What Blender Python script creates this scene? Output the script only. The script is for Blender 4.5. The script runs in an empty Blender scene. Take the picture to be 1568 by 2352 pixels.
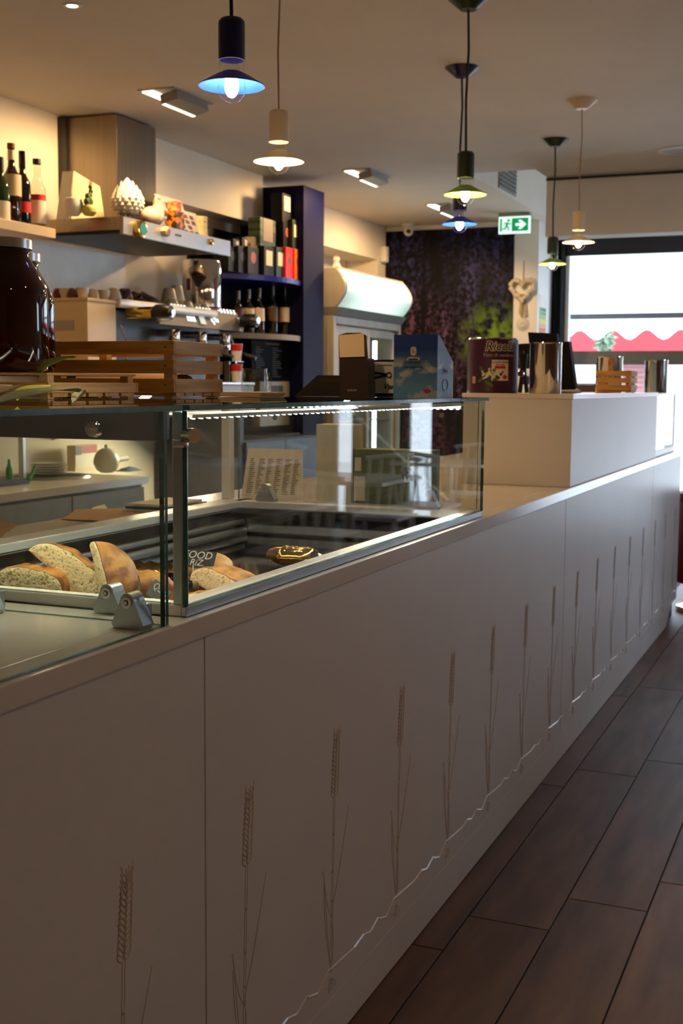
import bpy, bmesh, math, random
from mathutils import Vector, Matrix, Euler, noise
random.seed(7)
D = bpy.data
SC = bpy.context.scene
COL = SC.collection
R = math.radians

# ---------------------------------------------------------------- camera
W, H, FPX = 1568, 2352, 2796.4
YAW, PITCH, ROLL = R(22.8), R(-5.9625), R(0.397)
CAM = Vector((0.912, 0.0, 1.32))
_f = Vector((-math.sin(YAW)*math.cos(PITCH), math.cos(YAW)*math.cos(PITCH), math.sin(PITCH)))
_r0 = Vector((math.cos(YAW), math.sin(YAW), 0)); _u0 = _r0.cross(_f)
_r = math.cos(ROLL)*_r0 + math.sin(ROLL)*_u0
_u = -math.sin(ROLL)*_r0 + math.cos(ROLL)*_u0
cd = D.cameras.new('camera'); cam = D.objects.new('camera', cd); COL.objects.link(cam)
cam.matrix_world = Matrix(((_r.x, _u.x, -_f.x, CAM.x), (_r.y, _u.y, -_f.y, CAM.y), (_r.z, _u.z, -_f.z, CAM.z), (0, 0, 0, 1)))
cd.sensor_fit = 'VERTICAL'; cd.sensor_height = 22.3; cd.sensor_width = 14.9
cd.lens = FPX/H*22.3
cd.dof.use_dof = True; cd.dof.focus_distance = 2.2; cd.dof.aperture_fstop = 5.0; cd.dof.aperture_blades = 7
cd.clip_start = 0.05; cd.clip_end = 200
SC.camera = cam

# ---------------------------------------------------------------- sky, sun, exposure
wd = D.worlds.new('sky'); SC.world = wd; wd.use_nodes = True
bgn = wd.node_tree.nodes['Background']
bgn.inputs[0].default_value = (0.60, 0.76, 1.0, 1); bgn.inputs[1].default_value = 11.0
sd = D.lights.new('sun', 'SUN'); so = D.objects.new('sun', sd); COL.objects.link(so)
sd.energy = 3.0; sd.angle = R(1.0); sd.color = (1, .95, .88); so.rotation_euler = (R(38), 0, R(-20))
SC.view_settings.view_transform = 'Standard'; SC.view_settings.look = 'None'
SC.view_settings.gamma = 1; SC.view_settings.use_curve_mapping = False
SC.view_settings.exposure = 0.0
SC.cycles.use_denoising = True
SC.cycles.max_bounces = 12; SC.cycles.diffuse_bounces = 5; SC.cycles.glossy_bounces = 5
SC.cycles.transparent_max_bounces = 24; SC.cycles.transmission_bounces = 8
SC.cycles.caustics_reflective = False; SC.cycles.caustics_refractive = False
SC.cycles.sample_clamp_indirect = 6.0
# daylight enters through the glazed shop front: a portal guides the sampling there
pl = D.lights.new('shop_front_portal', 'AREA'); po = D.objects.new('shop_front_portal', pl); COL.objects.link(po)
pl.shape = 'RECTANGLE'; pl.size = 5.4; pl.size_y = 2.46; pl.cycles.is_portal = True
po.location = (1.2, 10.86, 1.23); po.rotation_euler = (R(-90), 0, 0)
pl2 = D.lights.new('side_window_portal', 'AREA'); po2 = D.objects.new('side_window_portal', pl2); COL.objects.link(po2)
pl2.shape = 'RECTANGLE'; pl2.size = 1.2; pl2.size_y = 1.2; pl2.cycles.is_portal = True
po2.location = (4.26, 7.0, 1.85); po2.rotation_euler = (0, R(90), 0)
WARM = (1.0, 0.58, 0.22)
PEND_W, SPOT_W, LED_E, SIGN_E = 20.0, 52.0, 30.0, 1.1

# ---------------------------------------------------------------- pixel ray helper (a ray of the photograph meets a real plane)
def ray(u, v):
    return _f + (u-W/2)/FPX*_r - (v-H/2)/FPX*_u
def onx(u, v, x): d = ray(u, v); return CAM + d*((x-CAM.x)/d.x)
def ony(u, v, y): d = ray(u, v); return CAM + d*((y-CAM.y)/d.y)
def onz(u, v, z): d = ray(u, v); return CAM + d*((z-CAM.z)/d.z)

# ---------------------------------------------------------------- materials
def lin(c):
    o = []
    for x in c[:3]:
        x /= 255.0
        o.append(x/12.92 if x <= .04045 else ((x+.055)/1.055)**2.4)
    return (*o, 1)
MATS = {}
def new_mat(name):
    m = D.materials.new(name); m.use_nodes = True; MATS[name] = m
    nt = m.node_tree; return m, nt, nt.nodes['Principled BSDF']
def L(nt, a, b): nt.links.new(a, b)
def N(nt, t, **kw):
    n = nt.nodes.new(t)
    for k, v in kw.items(): setattr(n, k, v)
    return n
def M(name, c, rough=.5, metal=0, var=.06, scale=8, bump=0, stretch=(1, 1, 1), spec=.5, emit=0, ecol=None, coat=0, c2=None, lo=.35, hi=.65, detail=4, rnd=0):
    """principled material with a procedural noise colour variation"""
    if name in MATS: return MATS[name]
    m, nt, p = new_mat(name)
    p.inputs['Roughness'].default_value = rough; p.inputs['Metallic'].default_value = metal
    p.inputs['Specular IOR Level'].default_value = spec; p.inputs['Coat Weight'].default_value = coat
    a = lin(c)
    tc = N(nt, 'ShaderNodeTexCoord'); mp = N(nt, 'ShaderNodeMapping'); mp.inputs['Scale'].default_value = stretch
    L(nt, tc.outputs['Object'], mp.inputs['Vector'])
    vec = mp.outputs['Vector']
    if rnd:
        oi = N(nt, 'ShaderNodeObjectInfo'); ad = N(nt, 'ShaderNodeVectorMath', operation='MULTIPLY_ADD')
        cx = N(nt, 'ShaderNodeCombineXYZ')
        for i in range(3): L(nt, oi.outputs['Random'], cx.inputs[i])
        ad.inputs[1].default_value = (37, 91, 53)
        L(nt, cx.outputs[0], ad.inputs[0]); L(nt, vec, ad.inputs[2]); vec = ad.outputs[0]
    nz = N(nt, 'ShaderNodeTexNoise'); nz.inputs['Scale'].default_value = scale; nz.inputs['Detail'].default_value = detail
    L(nt, vec, nz.inputs['Vector'])
    cr = N(nt, 'ShaderNodeValToRGB'); cr.color_ramp.elements[0].position = lo; cr.color_ramp.elements[1].position = hi
    b = lin(c2) if c2 else tuple(min(1, x*(1+var)) for x in a[:3])+(1,)
    a0 = a if c2 else tuple(x*(1-var) for x in a[:3])+(1,)
    cr.color_ramp.elements[0].color = a0; cr.color_ramp.elements[1].color = b
    L(nt, nz.outputs['Fac'], cr.inputs['Fac'])
    out = cr.outputs['Color']
    if rnd:
        hs = N(nt, 'ShaderNodeHueSaturation'); mr = N(nt, 'ShaderNodeMapRange')
        mr.inputs['To Min'].default_value = 1-rnd; mr.inputs['To Max'].default_value = 1+rnd
        L(nt, oi.outputs['Random'], mr.inputs['Value']); L(nt, mr.outputs['Result'], hs.inputs['Value']); L(nt, out, hs.inputs['Color']); out = hs.outputs['Color']
    L(nt, out, p.inputs['Base Color'])
    if bump:
        bp = N(nt, 'ShaderNodeBump'); bp.inputs['Strength'].default_value = bump; bp.inputs['Distance'].default_value = .002
        L(nt, nz.outputs['Fac'], bp.inputs['Height']); L(nt, bp.outputs['Normal'], p.inputs['Normal'])
    if emit:
        p.inputs['Emission Color'].default_value = lin(ecol or c); p.inputs['Emission Strength'].default_value = emit
    return m
def thin_glass(name, tint, refl=1.0, ior=1.5, tint2=None, rough=0.0):
    """thin clear pane: transparent film under a Fresnel reflection"""
    m, nt, p = new_mat(name); nt.nodes.remove(p)
    out = nt.nodes['Material Output']
    tr = N(nt, 'ShaderNodeBsdfTransparent'); tr.inputs[0].default_value = (*tint, 1)
    gl = N(nt, 'ShaderNodeBsdfGlossy'); gl.inputs['Roughness'].default_value = rough
    fr = N(nt, 'ShaderNodeLayerWeight'); fr.inputs['Blend'].default_value = .5
    pw = N(nt, 'ShaderNodeMath', operation='POWER'); pw.inputs[1].default_value = 5; L(nt, fr.outputs['Facing'], pw.inputs[0])
    f0 = ((ior-1)/(ior+1))**2
    mu = N(nt, 'ShaderNodeMath', operation='MULTIPLY_ADD'); mu.inputs[1].default_value = refl*(1-f0); mu.inputs[2].default_value = refl*f0; mu.use_clamp = True
    mx = N(nt, 'ShaderNodeMixShader')
    L(nt, pw.outputs[0], mu.inputs[0]); L(nt, mu.outputs[0], mx.inputs[0]); L(nt, tr.outputs[0], mx.inputs[1]); L(nt, gl.outputs[0], mx.inputs[2])
    L(nt, mx.outputs[0], out.inputs['Surface'])
    return m

m_ceil = M('ceiling_paint', (226, 218, 204), .85, var=.03, scale=2)
m_wall = M('wall_paint', (232, 224, 208), .8, var=.03, scale=3, bump=.05)
m_wallw = M('far_wall_paint', (236, 234, 228), .8, var=.02, scale=3)
m_lam = M('white_laminate', (226, 221, 217), .36, var=.02, scale=3, spec=.5)
m_groove = M('routed_groove', (208, 197, 186), .25, var=.05, scale=20)
m_worktop = M('white_worktop', (226, 217, 206), .16, var=.02, scale=6, spec=.45)
m_dark = M('dark_carcass', (40, 36, 34), .6)
m_black = M('black_plastic', (16, 16, 18), .4)
m_blackg = M('black_gloss', (10, 10, 12), .12)
m_rubber = M('black_rubber', (20, 20, 21), .6)
m_steel = M('brushed_steel', (190, 186, 180), .28, 1, var=.08, scale=14, stretch=(1, 1, .05))
m_steelp = M('polished_steel', (205, 200, 194), .07, 1, var=.03, scale=5)
m_hood = M('hood_steel', (146, 134, 118), .32, 1, var=.06, scale=20, stretch=(3, 3, .05))
m_chrome = M('chrome', (225, 224, 222), .05, 1, var=.02)
m_alu = M('satin_aluminium', (176, 180, 182), .35, 1, var=.04, scale=20)
m_brass = M('brass', (214, 176, 92), .2, 1, var=.05)
m_white = M('white_enamel', (236, 234, 230), .3, var=.02)
m_grey = M('grey_enamel', (150, 148, 144), .35, var=.04)
m_cream = M('cream_panel', (222, 200, 158), .4, var=.04)
m_well = M('case_floor_steel', (150, 148, 142), .06, 1, var=.05, scale=3)
m_glass = thin_glass('pane_glass', (.955, .975, .962), .85)
m_glasstop = thin_glass('top_glass', (.80, .86, .84), 1.15)
m_edge = M('glass_edge', (44, 100, 94), .12, var=.2, scale=30, spec=.6)
m_clear = thin_glass('clear_bottle_glass', (.90, .92, .90), 1.2)
m_bulb = thin_glass('bulb_glass', (.98, .97, .95), .8, 1.35)
m_win = thin_glass('window_glass', (.96, .97, .97), .6)
m_led = M('led_light', (255, 255, 255), .4, emit=LED_E, ecol=(255, 250, 240))
m_fil = M('filament_light', (255, 220, 160), .4, emit=110, ecol=(255, 226, 178))
m_spotl = M('ceiling_lamp_light', (255, 240, 215), .4, emit=9, ecol=(255, 236, 205))
m_wood = M('pine_slat', (228, 186, 120), .55, c2=(200, 150, 84), scale=5, stretch=(1, 1, 14), bump=.15, rnd=.12)
m_woodx = M('pine_slat_long', (222, 172, 92), .55, c2=(188, 132, 60), scale=5, stretch=(1, 10, 14), bump=.15, rnd=.12)
m_plank = M('wood_look_tile', (122, 88, 66), .5, c2=(84, 58, 43), scale=3.2, stretch=(4, .7, 1), lo=.3, hi=.7, detail=9, bump=.06, rnd=.10, spec=.35)
m_grout = M('dark_grout', (34, 30, 28), .8)
m_crust = M('bread_crust', (204, 142, 70), .5, c2=(126, 66, 24), scale=36, bump=.7, detail=7, lo=.38, hi=.62)
m_crumb = M('bread_crumb', (150, 118, 66), .8, c2=(240, 220, 172), scale=210, bump=1, lo=.30, hi=.44, detail=3)
m_bun = M('bun_crust', (224, 178, 110), .5, c2=(204, 146, 78), scale=20, bump=.3)
m_gold = M('gold_foil', (226, 184, 96), .16, 1, var=.12, scale=40, bump=.9)
m_paper = M('kraft_paper', (176, 128, 78), .8, var=.06, scale=6)
m_cardw = M('white_card', (232, 226, 214), .7)
m_cardc = M('cream_card', (236, 208, 158), .7)
m_navy = M('navy_laminate', (12, 12, 52), .6, var=.08, spec=.12)
m_navyd = M('dark_navy_panel', (14, 14, 34), .5)
m_blue_sh = M('blue_shelf', (24, 28, 148), .3, var=.05)
m_label = M('cream_label', (236, 214, 178), .6)
m_red = M('red_print', (200, 34, 32), .45)
m_green = M('green_print', (34, 72, 44), .45)

# ---------------------------------------------------------------- mesh builder
class MB:
    def __init__(s): s.v = []; s.f = []; s.sm = []; s.mi = []
    def add(s, vs, fs, smooth=False, m=0, T=None):
        o = len(s.v)
        s.v += [tuple(T @ Vector(p)) if T else tuple(p) for p in vs]
        for q in fs: s.f.append([o+i for i in q]); s.sm.append(smooth); s.mi.append(m)
        return s
    def box(s, x0, x1, y0, y1, z0, z1, b=0, m=0, T=None):
        if x0 > x1: x0, x1 = x1, x0
        if y0 > y1: y0, y1 = y1, y0
        if z0 > z1: z0, z1 = z1, z0
        if b <= 0:
            vs = [(x, y, z) for x in (x0, x1) for y in (y0, y1) for z in (z0, z1)]
            return s.add(vs, [(0, 1, 3, 2), (4, 6, 7, 5), (0, 4, 5, 1), (2, 3, 7, 6), (0, 2, 6, 4), (1, 5, 7, 3)], False, m, T)
        bm = bmesh.new(); bmesh.ops.create_cube(bm, size=1)
        for v in bm.verts:
            v.co = Vector(((x0+x1)/2+v.co.x*(x1-x0), (y0+y1)/2+v.co.y*(y1-y0), (z0+z1)/2+v.co.z*(z1-z0)))
        b = min(b, .45*min(x1-x0, y1-y0, z1-z0))
        bmesh.ops.bevel(bm, geom=bm.edges[:], offset=b, segments=2, profile=.5, affect='EDGES')
        bm.verts.ensure_lookup_table()
        s.add([v.co[:] for v in bm.verts], [[v.index for v in f.verts] for f in bm.faces], False, m, T); bm.free(); return s
    def lathe(s, prof, c=(0, 0, 0), n=24, m=0, T=None, smooth=True, axis='z', arc=None):
        vs = []; fs = []; k = len(prof)
        cl = arc is None
        nn = n if cl else n+1
        for i in range(nn):
            a = 2*math.pi*i/n if cl else arc[0]+(arc[1]-arc[0])*i/n
            ca, sa = math.cos(a), math.sin(a)
            for r, z in prof:
                if axis == 'z': p = (c[0]+r*ca, c[1]+r*sa, c[2]+z)
                elif axis == 'x': p = (c[0]+z, c[1]+r*ca, c[2]+r*sa)
                else: p = (c[0]+r*sa, c[1]+z, c[2]+r*ca)
                vs.append(p)
        for i in range(n):
            j = (i+1) % nn
            for q in range(k-1): fs.append((i*k+q, j*k+q, j*k+q+1, i*k+q+1))
        return s.add(vs, fs, smooth, m, T)
    def cyl(s, p0, p1, r0, r1=None, n=16, m=0, smooth=True):
        p0, p1 = Vector(p0), Vector(p1); r1 = r0 if r1 is None else r1
        d = (p1-p0); l = d.length; q = d.to_track_quat('Z', 'Y').to_matrix().to_4x4(); q.translation = p0
        return s.lathe([(0, 0), (r0, 0), (r1, l), (0, l)], n=n, m=m, T=q, smooth=smooth)
    def tube(s, pts, r, n=6, closed=False, m=0, caps=True):
        pts = [Vector(p) for p in pts]; k = len(pts); vs = []; fs = []
        rr = r if isinstance(r, (list, tuple)) else [r]*k
        up = Vector((0.31, 0.17, 0.93)).normalized()
        for i, p in enumerate(pts):
            if closed: t = pts[(i+1) % k]-pts[i-1]
            else: t = pts[min(i+1, k-1)]-pts[max(i-1, 0)]
            if t.length < 1e-9: t = Vector((0, 0, 1))
            t.normalize(); a = t.cross(up)
            if a.length < .05: a = t.cross(Vector((1, 0, 0)))
            a.normalize(); b = t.cross(a)
            for j in range(n):
                an = 2*math.pi*j/n; vs.append(p+rr[i]*(math.cos(an)*a+math.sin(an)*b))
        for i in range(k if closed else k-1):
            i2 = (i+1) % k
            for j in range(n): fs.append((i*n+j, i*n+(j+1) % n, i2*n+(j+1) % n, i2*n+j))
        if caps and not closed: fs.append(tuple(range(n))[::-1]); fs.append(tuple((k-1)*n+j for j in range(n)))
        return s.add(vs, fs, True, m)
    def prism(s, pts, off, m=0, T=None, smooth=False):
        pts = [Vector(p) for p in pts]; off = Vector(off); k = len(pts)
        vs = pts+[p+off for p in pts]
        fs = [tuple(range(k))[::-1], tuple(range(k, 2*k))]+[(i, (i+1) % k, k+(i+1) % k, k+i) for i in range(k)]
        return s.add(vs, fs, smooth, m, T)
    def ball(s, c, r, n=16, k=10, m=0, T=None):
        rx, ry, rz = r if isinstance(r, (tuple, list)) else (r, r, r)
        vs = []; fs = []
        for i in range(k+1):
            t = math.pi*i/k
            for j in range(n):
                a = 2*math.pi*j/n
                vs.append((c[0]+rx*math.sin(t)*math.cos(a), c[1]+ry*math.sin(t)*math.sin(a), c[2]+rz*math.cos(t)))
        for i in range(k):
            for j in range(n): fs.append((i*n+j, (i+1)*n+j, (i+1)*n+(j+1) % n, i*n+(j+1) % n))
        return s.add(vs, fs, True, m, T)
    def grid(s, fn, nu, nv, m=0, smooth=True):
        vs = [fn(i/nu, j/nv) for i in range(nu+1) for j in range(nv+1)]
        fs = [(i*(nv+1)+j, (i+1)*(nv+1)+j, (i+1)*(nv+1)+j+1, i*(nv+1)+j+1) for i in range(nu) for j in range(nv)]
        return s.add(vs, fs, smooth, m)
    def mesh(s, name, mats, org=(0, 0, 0)):
        me = D.meshes.new(name); o = Vector(org)
        me.from_pydata([Vector(p)-o for p in s.v], [], s.f)
        for mt in (mats if isinstance(mats, (list, tuple)) else [mats]): me.materials.append(mt)
        me.polygons.foreach_set('use_smooth', s.sm); me.polygons.foreach_set('material_index', s.mi)
        bm = bmesh.new(); bm.from_mesh(me); bmesh.ops.remove_doubles(bm, verts=bm.verts, dist=1e-6)
        bmesh.ops.recalc_face_normals(bm, faces=bm.faces); bm.to_mesh(me); bm.free()
        if any(s.sm): me.set_sharp_from_angle(angle=R(38))
        return me
ORG = {}
def tag(o, label=None, cat=None, group=None, kind=None):
    if label: o['label'] = label
    if cat: o['category'] = cat
    if group: o['group'] = group
    if kind: o['kind'] = kind
    return o
def thing(name, label, cat, loc, group=None):
    o = D.objects.new(name, None); COL.objects.link(o); o.location = loc; o.empty_display_size = .05
    ORG[o.name] = Vector(loc)
    return tag(o, label, cat, group)
def part(name, mb, mats, parent, label=None, kind=None):
    """mesh in world coordinates as a child of parent"""
    org = ORG[parent.name]
    o = D.objects.new(name, mb.mesh(name, mats, org)); COL.objects.link(o); o.parent = parent
    ORG[o.name] = org
    return tag(o, label, None, None, kind)
def solo(name, mb, mats, label, cat, org, group=None):
    """a thing that is a single mesh"""
    o = D.objects.new(name, mb.mesh(name, mats, org)); COL.objects.link(o); o.location = org; ORG[o.name] = Vector(org)
    return tag(o, label, cat, group)
def struct(name, mb, mats, org=(0, 0, 0)):
    o = D.objects.new(name, mb.mesh(name, mats, org)); COL.objects.link(o); o.location = org; ORG[o.name] = Vector(org)
    o['kind'] = 'structure'; return o
def dup(root, loc, label=None, rotz=None, group=None):
    r = root.copy(); COL.objects.link(r); r.location = loc; ORG[r.name] = Vector(loc)
    if rotz is not None: r.rotation_euler = (0, 0, rotz)
    if label: r['label'] = label
    if group: r['group'] = group
    for ch in list(root.children):
        c = ch.copy(); COL.objects.link(c); c.parent = r; ORG[c.name] = Vector(loc)
        for g in list(ch.children):
            d = g.copy(); COL.objects.link(d); d.parent = c
    return r
def text_mb(s, size, extrude=.0006, align='CENTER', shear=0, bold=0):
    """built-in font lettering as raw mesh data (x right, y up, z out)"""
    cu = D.curves.new('lettering', 'FONT'); cu.body = s; cu.size = size; cu.align_x = align; cu.align_y = 'CENTER'
    cu.extrude = extrude; cu.shear = shear; cu.offset = bold; cu.resolution_u = 3
    o = D.objects.new('lettering', cu); COL.objects.link(o)
    dg = bpy.context.evaluated_depsgraph_get(); me = D.meshes.new_from_object(o.evaluated_get(dg))
    vs = [v.co.copy() for v in me.vertices]; fs = [tuple(p.vertices) for p in me.polygons]
    D.objects.remove(o); D.curves.remove(cu); D.meshes.remove(me)
    return vs, fs
def frame(o, ex, ey):
    ex, ey = Vector(ex).normalized(), Vector(ey).normalized(); ez = ex.cross(ey)
    return Matrix(((ex.x, ey.x, ez.x, o[0]), (ex.y, ey.y, ez.y, o[1]), (ex.z, ey.z, ez.z, o[2]), (0, 0, 0, 1)))
def letter(parent, s, size, o, ex, ey, mat, **kw):
    vs, fs = text_mb(s, size, **kw)
    return part('lettering', MB().add(vs, fs, T=frame(o, ex, ey)), mat, parent)
def cyl_wrap(vs, c, r, a0):
    """wrap flat (x right, y up) points round a vertical cylinder; a0 = angle of the text centre"""
    out = []
    for p in vs:
        a = a0+p.x/r; rr = r+p.z
        out.append((c[0]+rr*math.cos(a), c[1]+rr*math.sin(a), c[2]+p.y))
    return out
def bottle_prof(h, r, neck=.35, rn=None):
    rn = rn or r*.36; hb = h*(1-neck)
    return [(0, 0), (r*.92, 0), (r, h*.02), (r, hb*.86), (r*.93, hb*.93), (r*.62, hb*1.02), (rn*1.1, hb*1.12), (rn, hb*1.2), (rn, h*.985), (rn*1.12, h*.985), (rn*1.12, h), (0, h)]
X, Y, Z = (1, 0, 0), (0, 1, 0), (0, 0, 1)

# ================================================================ SETTING
XL, HC, YF, YW = -2.97, 2.7, 10.2, 10.8
# floor: dark grout bed with wood look porcelain planks set on it
fl = struct('floor', MB().box(-3.1, 4.2, -2.6, 10.9, -.12, -.004), m_grout)
pm = MB().box(-.1, .1, -.638, .638, -.0045, 0, b=.0012).mesh('plank', m_plank)
for k in range(-1, 19):
    x = .179+.204*k; y = 2.825+.205*k-1.28*math.ceil((2.825+.205*k+2.4)/1.28)
    while y < 10.8:
        yc = y+.64
        if yc < 10.3:
            o = D.objects.new('plank', pm); COL.objects.link(o); o.parent = fl; o.location = (x, yc, 0)
        y += 1.28
# ceiling with an opening beside the far pillar
cb = MB()
cb.box(-3.1, 4.2, -2.6, 7.83, HC, HC+.12); cb.box(-3.1, -1.5, 7.83, 10.3, HC, HC+.12)
cb.box(-1.05, 4.2, 7.83, 8.14, HC, HC+.12)
ceil = struct('ceiling', cb, m_ceil)
rb = MB(); rb.box(-1.62, -1.5, 7.7, 10.19, HC+.1205, 3.1); rb.box(-1.62, 4.2, 7.7, 10.95, 3.1005, 3.2); rb.box(-1.499, 4.2, 7.7, 7.82, HC+.1205, 3.1)
struct('ceiling_recess', rb, m_ceil)
# header beam over the window bay
hb = MB().box(-1.05, 4.2, 8.14, 8.34, 2.31, 3.1); struct('trim_1', hb, m_wallw)
struct('trim_2', MB().box(-1.05, 4.2, 8.125, 8.1395, 2.675, 2.69), m_dark)
# left wall, with the niche over the drinks cooler
lw = MB(); lw.box(XL-.3, XL, -2.6, 8.0, 0, HC); lw.box(XL-.3, XL, 8.0, 10.0, 2.4, HC); lw.box(XL-.3, XL, 10.0, 10.3, 0, HC)
lw.box(XL-.6, XL-.3, 7.9, 10.1, 0, 2.5); lw.box(XL-.3, XL, 8.0, 10.0, 0, 1.7)
struct('wall_left', lw, m_wall)
m_wallb = M('warm_wall_paint', (218, 190, 152), .7, var=.04, scale=3)
struct('wall_back', MB().box(-3.1, 4.2, -2.7, -2.6, 0, HC), m_wallb)
struct('wall_right', MB().box(4.1, 4.25, -2.6, 6.4, 0, 3.1).box(4.1, 4.25, 7.6, 10.95, 0, 3.1).box(4.1, 4.25, 6.4, 7.6, 2.45, 3.1).box(4.1, 4.25, 6.4, 7.6, 0, 1.25), m_wallb)
w2 = MB()
for y in (6.4, 6.97, 7.54): w2.box(4.15, 4.21, y, y+.06, 1.25, 2.45)
w2.box(4.1505, 4.2095, 6.4, 7.6, 1.25, 1.31).box(4.1505, 4.2095, 6.4, 7.6, 2.39, 2.45)
w2 = struct('window_2', w2, M('anthracite_frame', (34, 34, 40), .45), (4.18, 7.0, 1.25))
for y0, y1 in ((6.461, 6.969), (7.031, 7.539)): part('pane', MB().box(4.175, 4.181, y0, y1, 1.311, 2.389), m_win, w2)
# far wall: mural stretch, white pillar and its return to the window bay
wf = struct('wall_far', MB().box(XL-.3, -1.6, YF, YF+.15, 0, 3.1).box(-1.75, -1.6, YF+.1505, YW+.05, 0, 3.1), m_wallw)
def mural_mat():
    m, nt, p = new_mat('wisteria_print'); p.inputs['Roughness'].default_value = .6; p.inputs['Specular IOR Level'].default_value = .15
    tc = N(nt, 'ShaderNodeTexCoord')
    def nz(scale, stretch, detail=5, off=(0, 0, 0)):
        mp = N(nt, 'ShaderNodeMapping'); mp.inputs['Scale'].default_value = stretch; mp.inputs['Location'].default_value = off
        L(nt, tc.outputs['Object'], mp.inputs['Vector']); n = N(nt, 'ShaderNodeTexNoise'); n.inputs['Scale'].default_value = scale; n.inputs['Detail'].default_value = detail
        L(nt, mp.outputs[0], n.inputs['Vector']); return n.outputs['Fac']
    def ramp(s, a, b, pa, pb):
        r = N(nt, 'ShaderNodeValToRGB'); e = r.color_ramp.elements; e[0].position, e[1].position = pa, pb; e[0].color, e[1].color = a, b; L(nt, s, r.inputs[0]); return r.outputs[0]
    def mix(f, a, b):
        x = N(nt, 'ShaderNodeMix', data_type='RGBA'); L(nt, f, x.inputs[0])
        for s, i in ((a, 6), (b, 7)):
            if hasattr(s, 'links'): L(nt, s, x.inputs[i])
            else: x.inputs[i].default_value = s
        return x.outputs[2]
    def mul(a, b):
        x = N(nt, 'ShaderNodeMath', operation='MULTIPLY'); L(nt, a, x.inputs[0]); L(nt, b, x.inputs[1]); return x.outputs[0]
    B0, W1 = (0, 0, 0, 1), (1, 1, 1, 1)
    sep = N(nt, 'ShaderNodeSeparateXYZ'); L(nt, tc.outputs['Object'], sep.inputs[0])
    streak = ramp(nz(3.4, (2.2, 1, .35), 3), B0, W1, .39, .66)
    petals = ramp(nz(34, (1, 1, .9), 3), B0, W1, .42, .66)
    low = N(nt, 'ShaderNodeMapRange'); low.inputs['From Min'].default_value = .20; low.inputs['From Max'].default_value = -.55
    L(nt, sep.outputs['Z'], low.inputs['Value'])
    pinkz = N(nt, 'ShaderNodeMapRange'); pinkz.inputs['From Min'].default_value = .35; pinkz.inputs['From Max'].default_value = -.2; L(nt, sep.outputs['X'], pinkz.inputs['Value'])
    violet = lin((58, 60, 112)); pink = lin((146, 94, 108))
    fl_col = mix(mul(low.outputs[0], pinkz.outputs[0]), violet, pink)
    base = mix(mul(streak, petals), lin((10, 9, 15)), fl_col)
    gx = N(nt, 'ShaderNodeVectorMath', operation='DISTANCE'); gx.inputs[1].default_value = (.42, 0, -.34)
    L(nt, tc.outputs['Object'], gx.inputs[0])
    gm = N(nt, 'ShaderNodeMapRange'); gm.inputs['From Min'].default_value = .36; gm.inputs['From Max'].default_value = .08; L(nt, gx.outputs['Value'], gm.inputs['Value'])
    gn = ramp(nz(9, (1, 1, 1), 3, (3, 0, 1)), B0, W1, .42, .56)
    base = mix(mul(gm.outputs[0], gn), base, lin((110, 142, 46)))
    L(nt, base, p.inputs['Base Color']); return m
solo('mural', MB().box(XL+.005, -1.81, YF-.012, YF-.002, .2, 2.66), mural_mat(), 'dark wisteria flower mural filling the far wall behind the drinks cooler', 'mural', (-2.39, YF, 2.05))
# window bay: dark frames, shop front glazing with a transom bar
wb = MB()
for x0, x1 in ((-1.6, -1.49), (.1, .18), (1.7, 1.78), (2.62, 2.70), (2.92, 2.98), (3.44, 3.5), (3.66, 3.72)): wb.box(x0, x1, YW, YW+.06, 0, 2.46)
wb.box(-1.6, 4.1, YW, YW+.06, 2.46, 2.66); wb.box(1.78, 3.72, YW+.001, YW+.059, 1.51, 1.63); wb.box(-1.6, 1.78, YW, YW+.06, 0, .1); wb.box(2.62, 3.72, YW+.001, YW+.059, 0, .1)
wn = struct('window_1', wb, M('anthracite_frame', (34, 34, 40), .45), (1, YW, 0))
for x0, x1 in ((-1.489, .099), (.181, 1.699), (2.701, 2.919), (3.501, 3.659)):
    for z0, z1 in ((.101, 1.509), (1.631, 2.459)): part('pane', MB().box(x0, x1, YW+.02, YW+.026, z0, z1), m_win, wn)
struct('wall_front', MB().box(1.781, 2.619, YW-.05, YW+.10, 0, 2.66).box(2.981, 3.439, YW-.05, YW+.10, 0, 2.66).box(3.721, 4.1, YW-.05, YW+.10, 0, 2.66), M('dark_wood_panel', (70, 52, 40), .5, var=.1, stretch=(1, 1, .1)))
part('transom', MB().box(-1.489, 1.699, YW-.012, YW+.058, 1.51, 1.63), M('transom_grey', (120, 118, 116), .45), wn)
struct('trim_3', MB().box(-1.6, 4.1, YW-.02, YW+.08, 2.66, 3.1), m_wallw)
struct('trim_4', MB().box(-1.49, -1.455, YW-.05, YW+.01, .0, 2.45), m_white)
solo('dark_curtain', MB().grid(lambda a, b: (-1.6+.11*a, YW-.10+.02*math.sin(a*14), .1+2.5*b), 14, 4), M('black_fabric', (14, 14, 16), .9), 'black curtain strip hanging at the left edge of the window', 'curtain', (-1.55, YW-.1, .1))

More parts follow.
